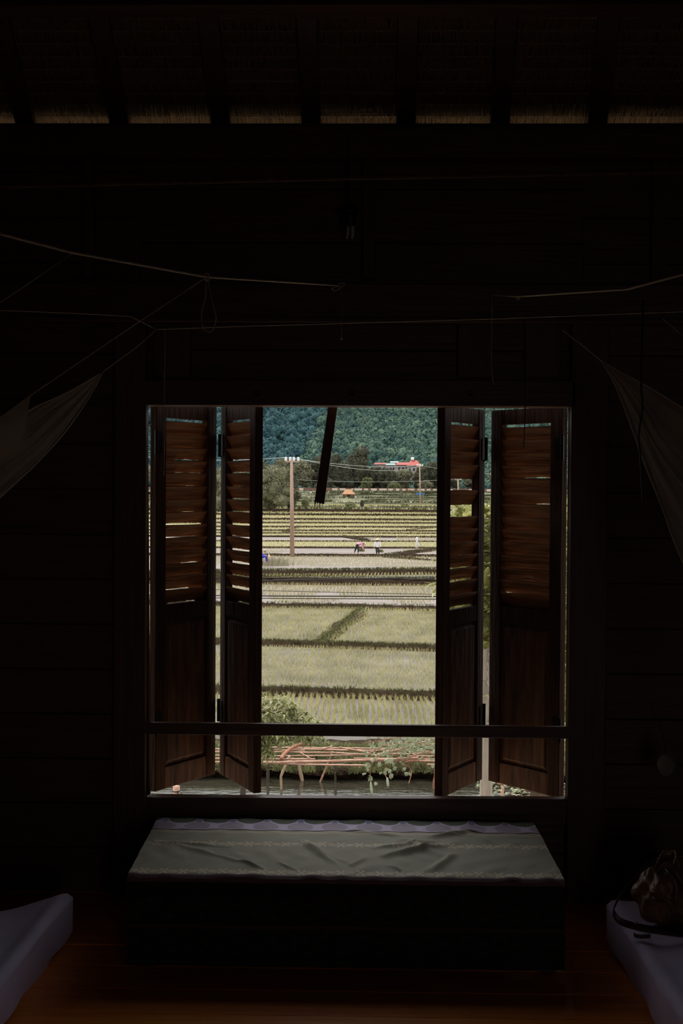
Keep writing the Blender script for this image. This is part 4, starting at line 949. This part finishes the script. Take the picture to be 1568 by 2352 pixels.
def wire(a, b, sag, label, r_=.018):
    a, b = Vector(a), Vector(b); pts = [a.lerp(b, i/24)-Vector((0, 0, sag*4*(i/24)*(1-i/24))) for i in range(25)]
    tag(MB().tube(pts, r_, 4).build('overhead_wire', 'wire'), label, 'wire', 'thin wires between the far poles')
tt_ = t1+Vector((-.5, 0, .2)); wire(tt_, t2+Vector((-.3, 0, .1)), .6, 'pale wire from the tall pole to the far right pole, upper'); wire(t1+Vector((.5, 0, .1)), t2+Vector((.3, 0, -.1)), 1.0, 'pale wire from the tall pole to the far right pole, lower')
wire(t2, P(1400, 1088, 262), 1.2, 'pale wire running right from the far right pole'); wire(tt_, P(250, 1040, 110), .4, 'pale wire running left from the tall pole')
b4, t4 = fpole(562, 1163, 1092, .17, .14, 'distant pole behind the gap between the left shutter leaves')
wire(t4, t3, .9, 'faint pale wire hanging before the dark trees, above the brick wall')

# ------------------------------------------------------------ trees
def cards(C, Rr, n, s, rg, flat=.55):
    """leaf cards scattered over lumpy blobs; C (k,3), Rr (k,3)"""
    k = len(C); idx = rg.choice(k, n, p=(Rr[:, 0]*Rr[:, 2])/(Rr[:, 0]*Rr[:, 2]).sum()); d = rg.normal(0, 1, (n, 3)); d /= np.linalg.norm(d, axis=1)[:, None]; d[:, 2] = np.where(d[:, 2] < -.5, -d[:, 2], d[:, 2])
    p = C[idx]+d*Rr[idx]*rg.uniform(.80, 1.16, n)[:, None]
    nrm = d+rg.normal(0, .55, (n, 3)); nrm /= np.linalg.norm(nrm, axis=1)[:, None]
    t = np.cross(nrm, rg.normal(0, 1, (n, 3))); t /= np.linalg.norm(t, axis=1)[:, None]; b = np.cross(nrm, t); sz = (s*rg.uniform(.6, 1.3, n))[:, None]
    return np.stack([p-t*sz*.5, p-b*sz*.32+nrm*sz*.1, p+t*sz*.5, p+b*sz*.32+nrm*sz*.1], 1).reshape(-1, 3)
def ico(c, rr, lump, rg, seg=10):
    th = np.linspace(0, 2*np.pi, seg, endpoint=False); ph = np.linspace(0.05, np.pi-.05, seg//2+1); T_, H_ = np.meshgrid(th, ph); k = 1+rg.normal(0, lump, T_.shape)
    V = np.stack([c[0]+rr[0]*k*np.sin(H_)*np.cos(T_), c[1]+rr[1]*k*np.sin(H_)*np.sin(T_), c[2]+rr[2]*k*np.cos(H_)], -1).reshape(-1, 3)
    I = np.arange(seg*(seg//2+1)).reshape(seg//2+1, seg); J = np.roll(I, -1, 1); Fq = np.stack([I[:-1], I[1:], J[1:], J[:-1]], -1).reshape(-1, 4); return V, Fq
def tree(px, yb, yt, wpx, Y, mt, label, seed, nb=9, ncard=2600, cs=.5, trunk=True, low=.12, zb=None, group=None):
    rg = np.random.default_rng(seed); b = P(px, yb, Y); t = P(px, yt, Y); H = t.z-b.z; Wd = wpx/FPX*Y
    if zb is not None: b.z = zb
    root = tag(empty('tree', tuple(b)), label, 'tree', group); C = []; Rr = []
    for k in range(nb):
        f = rg.uniform(low, .8); ww = Wd*.5*(1-.55*abs(f-.4)); a = rg.uniform(0, 6.283); q = rg.uniform(.2, .75)
        rr = Wd*rg.uniform(.13, .24); C.append((ww*q*math.cos(a), ww*q*math.sin(a)*.8, max(rr*.6, f*H))); Rr.append((rr, rr, rr*rg.uniform(.65, .95)))
    C.append((0, 0, H*.48)); Rr.append((Wd*.36, Wd*.3, H*.36)); C.append((rg.normal(0, Wd*.05), 0, H-Wd*.2)); Rr.append((Wd*.27, Wd*.22, Wd*.2)); C.append((Wd*.16, 0, H*.7)); Rr.append((Wd*.2, Wd*.2, H*.18)); C.append((-Wd*.2, 0, H*.6)); Rr.append((Wd*.2, Wd*.2, H*.2))
    C = np.array(C); Rr = np.array(Rr)
    vs = []; fs = []; k = 0
    for c, r_ in zip(C, Rr):
        v, f = ico(c, r_*.80, .10, rg); vs.append(v); fs.append(f+k); k += len(v)
    q = cards(C, Rr, ncard, cs, rg); vs.append(q); fs.append(np.arange(len(q)).reshape(-1, 4)+k)
    npmesh('crown', np.concatenate(vs), np.concatenate(fs), mt, root)
    tr = max(.12, Wd*.022); MB().tube([(0, 0, -1.5), (0, 0, H*.3), (Wd*.03, 0, H*.55)], [tr*1.3, tr, tr*.6], 8).build('trunk', 'bark', root, smooth=True)
    return root
YN = GZ(640, 1173).y-3
tree(530, 1174, 1062, 130, YN+2, 'tree_a', 'bushy grey-green tree behind the left shutters, beside the tree clump', 1, 18, 6000, .36)
tree(628, 1174, 1070, 104, YN-1, 'tree_a', 'big bushy tree with sunlit tips put into its leaf colour directly left of the tall pole', 2, 22, 9500, .30)
tree(662, 1172, 1088, 62, YN, 'tree_b', 'smaller dark bushy tree right behind the tall pole', 3, 14, 5000, .28)
tree(430, 1174, 1068, 130, YN+4, 'tree_a', 'bushy tree hidden behind the leftmost shutter leaf', 4, 10, 2600, .55)
tree(701, 1169, 1147, 21, YN+3, 'tree_c', 'small round olive bush on a dike just right of the tree clump', 5, 6, 900, .28, low=.2)
YB2 = 384
zB = EYE-.6
T2 = [(600, 1049, 60, 'tree_a', 'tree rising above the clump at the left edge of the open view'), (648, 1046, 58, 'tree_a', 'tree with sunlit tones put into its colour behind the insulators of the tall pole'), (694, 1050, 56, 'tree_a', 'grey-green tree between the tall pole and the slanting stick'),
      (731, 1040, 48, 'tree_b', 'dark tree behind the lower half of the slanting stick'), (770, 1036, 50, 'tree_b', 'dark tree just right of the slanting stick'), (820, 1017, 70, 'tree_b', 'tallest dark round-topped tree in the middle of the tree line'),
      (788, 1060, 52, 'tree_b', 'low dark tree behind the thatched hut'), (856, 1063, 52, 'tree_b', 'tree under the left end of the red roofs'), (890, 1068, 54, 'tree_b', 'dark tree under the middle of the red roofs'),
      (924, 1069.5, 56, 'tree_a', 'tree under the red gable in the tree line'), (966, 1064, 42, 'tree_b', 'dark tree behind the far right pole'), (994, 1052, 48, 'tree_b', 'dark tree at the right edge of the open view'), (842, 1088, 30, 'tree_c', 'low yellow-green tree right of the tallest tree base'),
      (905, 1098, 34, 'tree_c', 'low pale-green bushy tree above the brick wall, right of the middle'), (975, 1096, 40, 'tree_a', 'low tree above the brick wall beside the far right pole'), (748, 1088, 46, 'tree_b', 'low dark tree left of the hut, above the brick wall'),
      (1035, 1062, 46, 'tree_b', 'tree behind the shutter leaf with missing slats'), (1085, 1068, 50, 'tree_b', 'tree behind the gap of the right shutters'), (1145, 1062, 54, 'tree_a', 'tree behind the inner half of the rightmost shutter leaf'), (1210, 1066, 54, 'tree_b', 'tree behind the middle of the rightmost shutter leaf'), (1275, 1064, 54, 'tree_a', 'tree behind the outer edge of the rightmost shutter leaf'),
      (545, 1056, 50, 'tree_b', 'tree behind the gap of the left shutters, in the far tree line'), (485, 1058, 50, 'tree_a', 'far tree line tree behind the leftmost shutter leaf, its right half'), (420, 1060, 54, 'tree_b', 'far tree line tree behind the middle of the leftmost shutter leaf'), (358, 1062, 54, 'tree_a', 'far tree line tree at the left edge of the window')]
for k, (px, yt, w, mt, lb) in enumerate(T2):
    tree(px, 1121, yt, w, YB2+(k*7 % 13)-(6 if yt > 1085 else 0), mt, lb, 20+k, 15 if yt < 1085 else 9, 5200 if 595 < px < 1005 else 1200, .46, zb=zB-1.2)
tree(768, 1168, 1158, 0.1, 240, 'tree_c', '', 60, 1, 4, .2) if False else None
tree(831, 1168, 1149, 11, GZ(831, 1168).y, 'tree_b', 'small dark sapling standing alone on a dike below the hut', 61, 5, 500, .25, low=.2)
tree(806, 1169, 1157, 28, GZ(806, 1169).y, 'tree_c', 'low olive shrub beside the lone sapling below the hut', 62, 8, 800, .25, low=.1)

# ------------------------------------------------------------ forested hills
def hill_h(x, y):
    px = 850+x/y*FPX
    far = sm(470, 1050, y)*118*(.66+.34*sm(330, 620, px)) - 4
    return far+6*math.sin(x*.021+y*.013)+3*math.sin(x*.05-y*.03)*sm(450, 600, y)
m = MB()
def hf(a, b):
    y = 420+760*b; x = (-.30+.62*a)*y*1.15; return (x, y, hill_h(x, y)+(-1.5 if b == 0 else 0))
m.grid(hf, 90, 70); struct(m.build('hills', 'hill_soil', smooth=True), 'steep hillside closing the valley')
rg = np.random.default_rng(42)
def canopy(name, side, mt, label, N):
    V = []; Fs = []; k = 0; c = 0
    while c < N:
        y = 440+600*rg.uniform(0, 1)**.85; px = rg.uniform(315, 1330); x = (px-850)/FPX*y
        edge = 720+25*math.sin(y*.02)+(y-700)*.10
        if (px < edge) != (side < 0): continue
        z = hill_h(x, y); el = 1115-(z-EYE)/y*FPX
        if el < 900 and rg.uniform() < .85: continue
        r_ = rg.uniform(1.3, 3.1)*(.8+y/2200); v, f = ico((x, y, z+r_*.7), (r_*.9, r_*.9, r_), .14, rg, 8); V.append(v); Fs.append(f+k); k += len(v)
        q = cards(np.array([[x, y, z+r_*.7]]), np.array([[r_*1.0, r_*1.0, r_*1.15]]), 34, r_*.42, rg); V.append(q); Fs.append(np.arange(len(q)).reshape(-1, 4)+k); k += len(q); c += 1
    tag(npmesh(name, np.concatenate(V), np.concatenate(Fs), mt), label, 'forest', kind='stuff')
canopy('forest_canopy', -1, 'hill_left', 'forest with blue haze put into its green, covering the left part of the hillside', 3000)
canopy('forest_canopy', 1, 'hill_right', 'brighter forest with teal haze put into its green, covering the right part of the hillside', 5200)

# ------------------------------------------------------------ hut, wall, roofs and small things in the far fields
hb = GZ(785+15, 1147); s = hb.y/FPX; hut = tag(empty('field_hut', tuple(hb)), 'small raised field hut with an orange-brown thatched roof', 'hut')
def hp(name, m, mt): return m.build(name, mt, hut)
w = 13*s; d = 1.5
for x in (-w+.1, 0, w-.1):
    for y in (-d, d): hp('post', MB().box(x-.06, x+.06, y-.06, y+.06, -.3, 1.3), 'bark')
hp('platform', MB().box(-w, w, -d, d, .55, .65), 'bark')
hp('wall', MB().box(-w+.08, -.35, -d+.05, -d+.12, .65, 1.35).box(.45, w-.1, -d+.05, -d+.12, .65, 1.35).box(-w+.08, w-.08, d-.12, d-.05, .65, 1.35), 'hut_wall')
e = 15.2*s; r_ = 5*s; hp('roof', MB().add([(-e, -d-.5, 1.15), (e, -d-.5, 1.15), (e, d+.5, 1.15), (-e, d+.5, 1.15), (-r_, 0, 2.35), (r_, 0, 2.35)], [(0, 1, 5, 4), (1, 2, 5), (2, 3, 4, 5), (3, 0, 4), (3, 2, 1, 0)]), 'hut_roof')
hp('ridge', MB().tube([(-r_-.2, 0, 2.38), (r_+.2, 0, 2.38)], .13, 6), 'bark')
wy = 366; m = MB(); zt_ = P(900, 1121.5, wy).z; zb2 = P(900, 1128, wy).z-.5
bw = tag(empty('brick_wall', (0, wy, zb2)), 'long low reddish brick wall with pale patches before the tree line', 'wall')
MB().box(-66, 72, -.15, .15, 0, zt_-zb2).build('wall_body', 'brick', bw)
rr_ = random.Random(8)
x = -30
while x < 34:
    wd = rr_.uniform(.8, 2.2)
    if -12 < x < 14 or rr_.random() < .25: MB().box(x, x+wd, -.17, -.151, (zt_-zb2)*.42, (zt_-zb2)*.92).build('plaster_patch', 'plaster', bw)
    x += wd+rr_.uniform(.3, .9)
# red-roofed houses half hidden by the tree line
def house(px0, px1, yt, ye, Y, roofm, label, hip=.3):
    a, b = P(px0, ye, Y), P(px1, ye, Y); t = P(px0, yt, Y); root = tag(empty('house', ((a.x+b.x)/2, Y, a.z-5)), label, 'house'); w = (b.x-a.x)/2; h = t.z-a.z
    MB().box(-w*.93, w*.93, -2.4, 2.4, 0, 5.1).build('walls', 'white_wall', root)
    MB().add([(-w, -3, 5), (w, -3, 5), (w, 3, 5), (-w, 3, 5), (-w*(1-hip), 0, 5+h), (w*(1-hip), 0, 5+h)], [(0, 1, 5, 4), (1, 2, 5), (2, 3, 4, 5), (3, 0, 4), (3, 2, 1, 0)]).build('roof', roofm, root)
    for k in range(3):
        x = -w*.6+w*.6*k; MB().box(x-.3, x+.3, -2.45, -2.39, 3.1, 4.2).build('window_pane', 'plastic_dark', root)
    return root
house(934, 966, 1057, 1069.5, 452, 'red_roof', 'house with a bright red hipped roof, rightmost in the tree line', .55)
house(910, 940, 1062, 1068, 458, 'red_roof', 'house with a long low red roof beside the red hipped one', .1)
house(895, 916, 1059, 1063.5, 466, 'teal_roof', 'house with a pale teal roof behind the red roofs', .1); house(885, 908, 1064, 1068.5, 450, 'teal_roof', 'low house with a grey-teal roof left of the long red one', .1)
house(858, 888, 1063, 1066.5, 455, 'red_roof', 'leftmost red-roofed house, mostly hidden by the dark trees', .2)
sh = P(947, 1057.5, 452); tag(MB().lathe([(.5, 0), (.55, .3), (.55, .9), (.3, 1.1)], tuple(sh), 12).build('water_tank', 'porcelain', smooth=True), 'round white water tank on top of the red hipped roof', 'tank')
a = P(955, 1132, 322); b = P(975, 1137, 322); tag(MB().box(a.x, b.x, 321.8, 322.2, b.z-.3, a.z).build('tarp', 'tarp'), 'bright blue tarp stretched in the far field by the far right pole', 'tarp')
# white scarecrow sheet on a stick
c = G(957, 1262, EYE-6.22); m = MB(); h = P(957, 1233, c.y).z-c.z
root = tag(empty('scarecrow', tuple(c)), 'white plastic sheet on a stick standing like a scarecrow in the seedbed', 'scarecrow')
m.lathe([(.0, .12), (.10, .2), (.13, .45), (.12, .8), (.14, 1.0), (.09, h-.06), (.0, h)], n=14)
m.build('sheet', 'white_plastic', root, smooth=True); MB().tube([(0, 0, -.2), (0, 0, h*.95)], .02, 6).build('stick', 'bamboo_leg', root); MB().tube([(.12, 0, h*.75), (.62, 0, .05)], .012, 5).build('guy_string', 'bark', root)
for px, py, r_, mt, lb in [(676, 1254, .10, 'porcelain', 'small white bag beside the foot of the tall pole'), (685, 1199, .22, 'porcelain', 'small white bundle on the paddies right of the tall pole'), (714, 1133, .35, 'porcelain', 'white sack in the far field left of the slanting stick'), (837, 1133, .4, 'porcelain', 'white sack in the scrub right of the hut, left one'), (852, 1133, .4, 'porcelain', 'white sack in the scrub right of the hut, right one'),
                        (817, 1144, .32, 'porcelain', 'white bundle standing at the right foot of the hut'), (941, 1128, .5, 'orange_cloth', 'orange cloth hung near the brick wall left of the blue tarp'), (782, 1140, .4, 'pink_shirt', 'pink and white bundle at the left foot of the hut')]:
    b = GZ(px, py); g_ = np.random.default_rng(int(px)); r_ *= .75; v, f = ico((0, 0, 0), (r_, r_*.8, r_*.9), .14, g_, 10); f = f; v = v*np.array([1, 1, .6]); o = npmesh('sack' if mt != 'orange_cloth' else 'cloth', v, f, mt, smooth=True); o.location = (b.x, b.y-.5, b.z+r_*.8); tag(o, lb, 'sack' if mt != 'orange_cloth' else 'cloth')
# small things at the bottom corners
b = G(404, 1828, PZ); t_ = tag(empty('bamboo_stump', (b.x, b.y, PZ)), 'orange-brown bamboo stump with black ties below the leftmost shutter leaf', 'stump')
MB().tube([(0, 0, -.3), (.01, 0, .24)], .085, 10).build('stump_body', 'bamboo', t_, smooth=True); MB().torus((.005, 0, .12), .088, .014, 'z').build('tie', 'cable', t_); MB().tube([(.05, -.085, .14), (.07, -.09, .02)], .012, 5).build('tie', 'cable', t_)
a, b = P(1156, 1798, 29.5), P(1152, 1836, 29.5); tag(MB().tube([a+Vector((0, 0, .05)), b, b-Vector((0, 0, .4))], .035, 8).build('bamboo_stake', 'bamboo', smooth=True), 'pale bamboo stake among the plants below the rightmost shutter leaf', 'stake')
a, b = P(1141, 1798, 29.4), P(1156, 1801, 29.4); tag(MB().tube([a, b], .03, 8).build('bamboo_stake', 'bamboo', smooth=True), 'short level bamboo piece tied to the stake below the rightmost leaf', 'stake')

# ------------------------------------------------------------ people planting rice
def skin(name, joints, edges, mt, parent, sub=2):
    names = list(joints); me = bpy.data.meshes.new(name); me.from_pydata([joints[n][:3] for n in names], [(names.index(a), names.index(b)) for a, b in edges], [])
    o = bpy.data.objects.new(name, me); COL.objects.link(o); me.materials.append(MAT[mt]); o.parent = parent
    md = o.modifiers.new('skin', 'SKIN'); md.use_smooth_shade = True
    for i, n in enumerate(names):
        r_ = joints[n][3]; sv = me.skin_vertices[0].data[i]; sv.radius = (r_, r_) if not isinstance(r_, tuple) else r_; sv.use_root = (i == 0)
    s_ = o.modifiers.new('subd', 'SUBSURF'); s_.levels = sub; s_.render_levels = sub; return o
def hand(m, w, d, r=.0085, up=(0, 0, 1)):
    """palm with four bent fingers and a thumb at wrist w pointing along d"""
    w = Vector(w); d = Vector(d).normalized(); s = d.cross(Vector((0, 1, .2))).normalized(); n = d.cross(s).normalized()
    m.tube([w, w+d*.04, w+d*.085], [.022, .030, .026], 8)
    for k, l in enumerate((.065, .075, .070, .055)):
        b = w+d*.08+s*(.0165*(k-1.5)); m.tube([b, b+d*l*.5, b+d*l*.8+n*l*.25, b+d*l*.9+n*l*.5], [r, r, r*.9, r*.7], 6)
    b = w+d*.03+s*-.024; m.tube([b, b+d*.03-s*.022, b+d*.055-s*.024+n*.012], [.011, .010, .008], 6)
EDG = [('pelvis', 'belly'), ('belly', 'chest'), ('chest', 'neck'), ('neck', 'head'), ('head', 'crown'), ('chest', 'shl'), ('shl', 'ell'), ('ell', 'wrl'), ('chest', 'shr'), ('shr', 'elr'), ('elr', 'wrr'),
       ('pelvis', 'hil'), ('hil', 'knl'), ('knl', 'anl'), ('anl', 'tol'), ('pelvis', 'hir'), ('hir', 'knr'), ('knr', 'anr'), ('anr', 'tor')]
RAD = dict(pelvis=.125, belly=.115, chest=.125, neck=.05, head=.085, crown=.07, shl=.06, ell=.043, wrl=.028, shr=.06, elr=.043, wrr=.028, hil=.085, knl=.058, anl=.038, tol=.03, hir=.085, knr=.058, anr=.038, tor=.03)
def person(loc, J, shirt, pants, label, hatdir, scale=1., name='person'):
    root = tag(empty(name, loc), label, 'person'); root.scale = (scale,)*3
    jj = {k: (*v, RAD[k]) for k, v in J.items()}
    jb = {k: (*v[:3], v[3]*(.80 if k in ('pelvis', 'belly', 'chest', 'shl', 'shr', 'hil', 'hir') else 1)) for k, v in jj.items()}; skin('body', jb, EDG, 'skin', root)
    f = 1.16; S1 = ['belly', 'pelvis', 'chest', 'shl', 'ell', 'wrl', 'shr', 'elr', 'wrr']
    up = {k: (*jj[k][:3], jj[k][3]*f+.004) for k in S1}
    for a in ('l', 'r'):
        e_, w_ = Vector(J['el'+a]), Vector(J['wr'+a]); q = e_.lerp(w_, .85); up['wr'+a] = (*q, .042)
    up['collar'] = (*(Vector(J['chest']).lerp(Vector(J['neck']), .72)), .07); pv = Vector(J['pelvis']); up['pelvis'] = (*pv.lerp(Vector(J['belly']), .05), .15)
    skin('shirt', up, [('belly', 'pelvis'), ('chest', 'collar'), ('belly', 'chest'), ('chest', 'shl'), ('shl', 'ell'), ('ell', 'wrl'), ('chest', 'shr'), ('shr', 'elr'), ('elr', 'wrr')], shirt, root)
    lo = {k: (*jj[k][:3], jj[k][3]*1.2+.004) for k in ('pelvis', 'hil', 'knl', 'hir', 'knr')}
    for a in ('l', 'r'): q = Vector(J['kn'+a]).lerp(Vector(J['an'+a]), .6); lo['an'+a] = (*q, .055)
    lo['pelvis'] = (*pv, .135); lo['waist'] = (*pv.lerp(Vector(J['belly']), .55), .128)
    skin('trousers', lo, [('pelvis', 'waist'), ('pelvis', 'hil'), ('hil', 'knl'), ('knl', 'anl'), ('pelvis', 'hir'), ('hir', 'knr'), ('knr', 'anr')], pants, root)
    m = MB()
    for a in ('l', 'r'): w_ = Vector(J['wr'+a]); hand(m, w_, w_-Vector(J['el'+a]))
    m.build('hands', 'skin', root, smooth=True)
    hd = Vector(J['head']); n_ = Vector(J['neck']); up_ = (Vector(J['crown'])-hd).normalized(); fw = Vector(hatdir).normalized(); fw = (fw-up_*fw.dot(up_)).normalized(); sd_ = up_.cross(fw)
    m = MB()                                          # nose, ears, lips and hair
    m.tube([hd+fw*.080+up_*.02, hd+fw*.105-up_*.015, hd+fw*.085-up_*.03], [.008, .016, .008], 6); m.tube([hd+fw*.078-up_*.05-sd_*.02, hd+fw*.085-up_*.052, hd+fw*.078-up_*.05+sd_*.02], .006, 6)
    for q in (-1, 1): m.tube([hd+sd_*q*.082+up_*.02, hd+sd_*q*.092-up_*.01, hd+sd_*q*.080-up_*.035], [.008, .012, .006], 6)
    m.build('face', 'skin', root, smooth=True)
    m = MB(); m.grid(lambda a, b: tuple(hd-fw*.018+up_*.02+(sd_*math.cos(a*6.283)*math.sin(b*2.2)+fw*math.sin(a*6.283)*math.sin(b*2.2)*.95+up_*math.cos(b*2.2))*.098), 16, 8); m.build('hair', 'hair', root, smooth=True)
    m = MB(); c = hd+up_*.05                          # conical hat, a shell with its own thickness
    for (r0, h0, r1, h1) in ((.235, -.03, .0, .17),):
        k = len(m.v); n = 24
        for rr_, hh in ((.235, -.03), (.12, .07), (.012, .165), (.0, .17)):
            for j in range(n): a = 6.283185*j/n; m.v.append(tuple(c+(sd_*math.cos(a)+fw*math.sin(a))*rr_+up_*hh))
        for i in range(3):
            for j in range(n): m.f.append((k+i*n+j, k+i*n+(j+1) % n, k+(i+1)*n+(j+1) % n, k+(i+1)*n+j))
    h_ = m.build('conical_hat', 'straw_hat', root, smooth=True); sd2 = h_.modifiers.new('thick', 'SOLIDIFY'); sd2.thickness = .008
    return root
# bending to the right, pink shirt
JB = dict(pelvis=(-.16, 0, .80), belly=(-.04, 0, .93), chest=(.14, 0, .98), neck=(.27, -.02, .93), head=(.36, -.03, .88), crown=(.44, -.03, .86), shl=(.17, -.17, .92), ell=(.24, -.2, .68), wrl=(.29, -.16, .45), shr=(.17, .17, .92), elr=(.28, .2, .70), wrr=(.34, .14, .48),
          hil=(-.18, -.1, .74), knl=(-.08, -.12, .40), anl=(-.12, -.12, .04), tol=(.02, -.13, .01), hir=(-.2, .1, .74), knr=(-.32, .12, .42), anr=(-.44, .13, .06), tor=(-.32, .14, .01))
pA = GZ(825, 1273); person(tuple(pA+Vector((0, 0, -.05))), JB, 'pink_shirt', 'black_cloth', 'person in a pink shirt and black trousers bending over to plant rice', (.3, 0, -1), 1.12)
# facing the camera, white shirt, stepping with arms low
JS = dict(pelvis=(0, 0, .82), belly=(.01, 0, 1.0), chest=(.02, -.03, 1.20), neck=(.02, -.06, 1.34), head=(.02, -.10, 1.44), crown=(.02, -.09, 1.53), shl=(-.19, -.03, 1.26), ell=(-.27, -.06, 1.02), wrl=(-.30, -.12, .82), shr=(.22, -.03, 1.26), elr=(.29, -.07, 1.04), wrr=(.22, -.2, .86),
          hil=(-.09, 0, .76), knl=(-.06, -.08, .42), anl=(-.03, -.02, .03), tol=(-.03, -.14, .0), hir=(.09, 0, .76), knr=(.13, -.08, .44), anr=(.16, .02, .06), tor=(.18, -.1, .02))
pB = GZ(866, 1275); person(tuple(pB+Vector((0, 0, -.12))), JS, 'white_shirt', 'black_cloth', 'person in a white shirt and conical hat standing in the flooded paddy', (0, -1, -.1), 1.0)
pC = G(604, 1303, EYE-6.3); person(tuple(pC+Vector((0, 0, -.05))), JB, 'blue_shirt', 'black_cloth', 'person in a blue shirt and conical hat bending at the view\'s left edge', (.3, 0, -1), 1.0)
# seedling bundles beside them
def bundle(px, py, label, s=1.):
    b = GZ(px, py); g_ = np.random.default_rng(px); n = 140; p = np.column_stack([g_.normal(0, .13*s, n), g_.normal(0, .08, n), np.zeros(n)]); V = blade(p, g_, .2*s, .34*s, .016, .5, 2); o = npmesh('seedling_bundle', V, np.arange(len(V)).reshape(-1, 4), 'weed'); o.location = (b.x, b.y, b.z); tag(o, label, 'seedlings')
bundle(830, 1267, 'green bundle of seedlings under the hands of the pink-shirted person'); bundle(873, 1269, 'green bundle of seedlings at the feet of the white-shirted person')
bundle(925, 1163, 'dark tuft of seedlings on the dike far beyond the planters, left of the pair', 1.8); bundle(934, 1164, 'dark tuft of seedlings on the dike far beyond the planters, right of the pair', 1.8)
b = GZ(608, 1270); root = tag(empty('basket', tuple(b)), 'brown basket with a white lid on the dike behind the blue-shirted person', 'basket')
MB().lathe([(.10, -.05), (.14, .1), (.13, .22)], n=14).build('basket_body', 'hut_wall', root, smooth=True); MB().lathe([(.15, .22), (.12, .29), (.03, .32)], n=14).build('lid', 'straw_hat', root, smooth=True)
# dry brush heap behind the blue-shirted person
g_ = np.random.default_rng(6); b = G(630, 1300, EYE-6.3); n = 420; p = np.column_stack([g_.normal(0, .6, n), g_.normal(0, .5, n), np.abs(g_.normal(0, .02, n))]); V = blade(p, g_, .2, .9, .016, .9, 2)
o = npmesh('brush_heap', V, np.arange(len(V)).reshape(-1, 4), 'brush'); o.location = b; tag(o, 'dry grass heap standing right of the blue-shirted person', 'brush heap', kind='stuff')
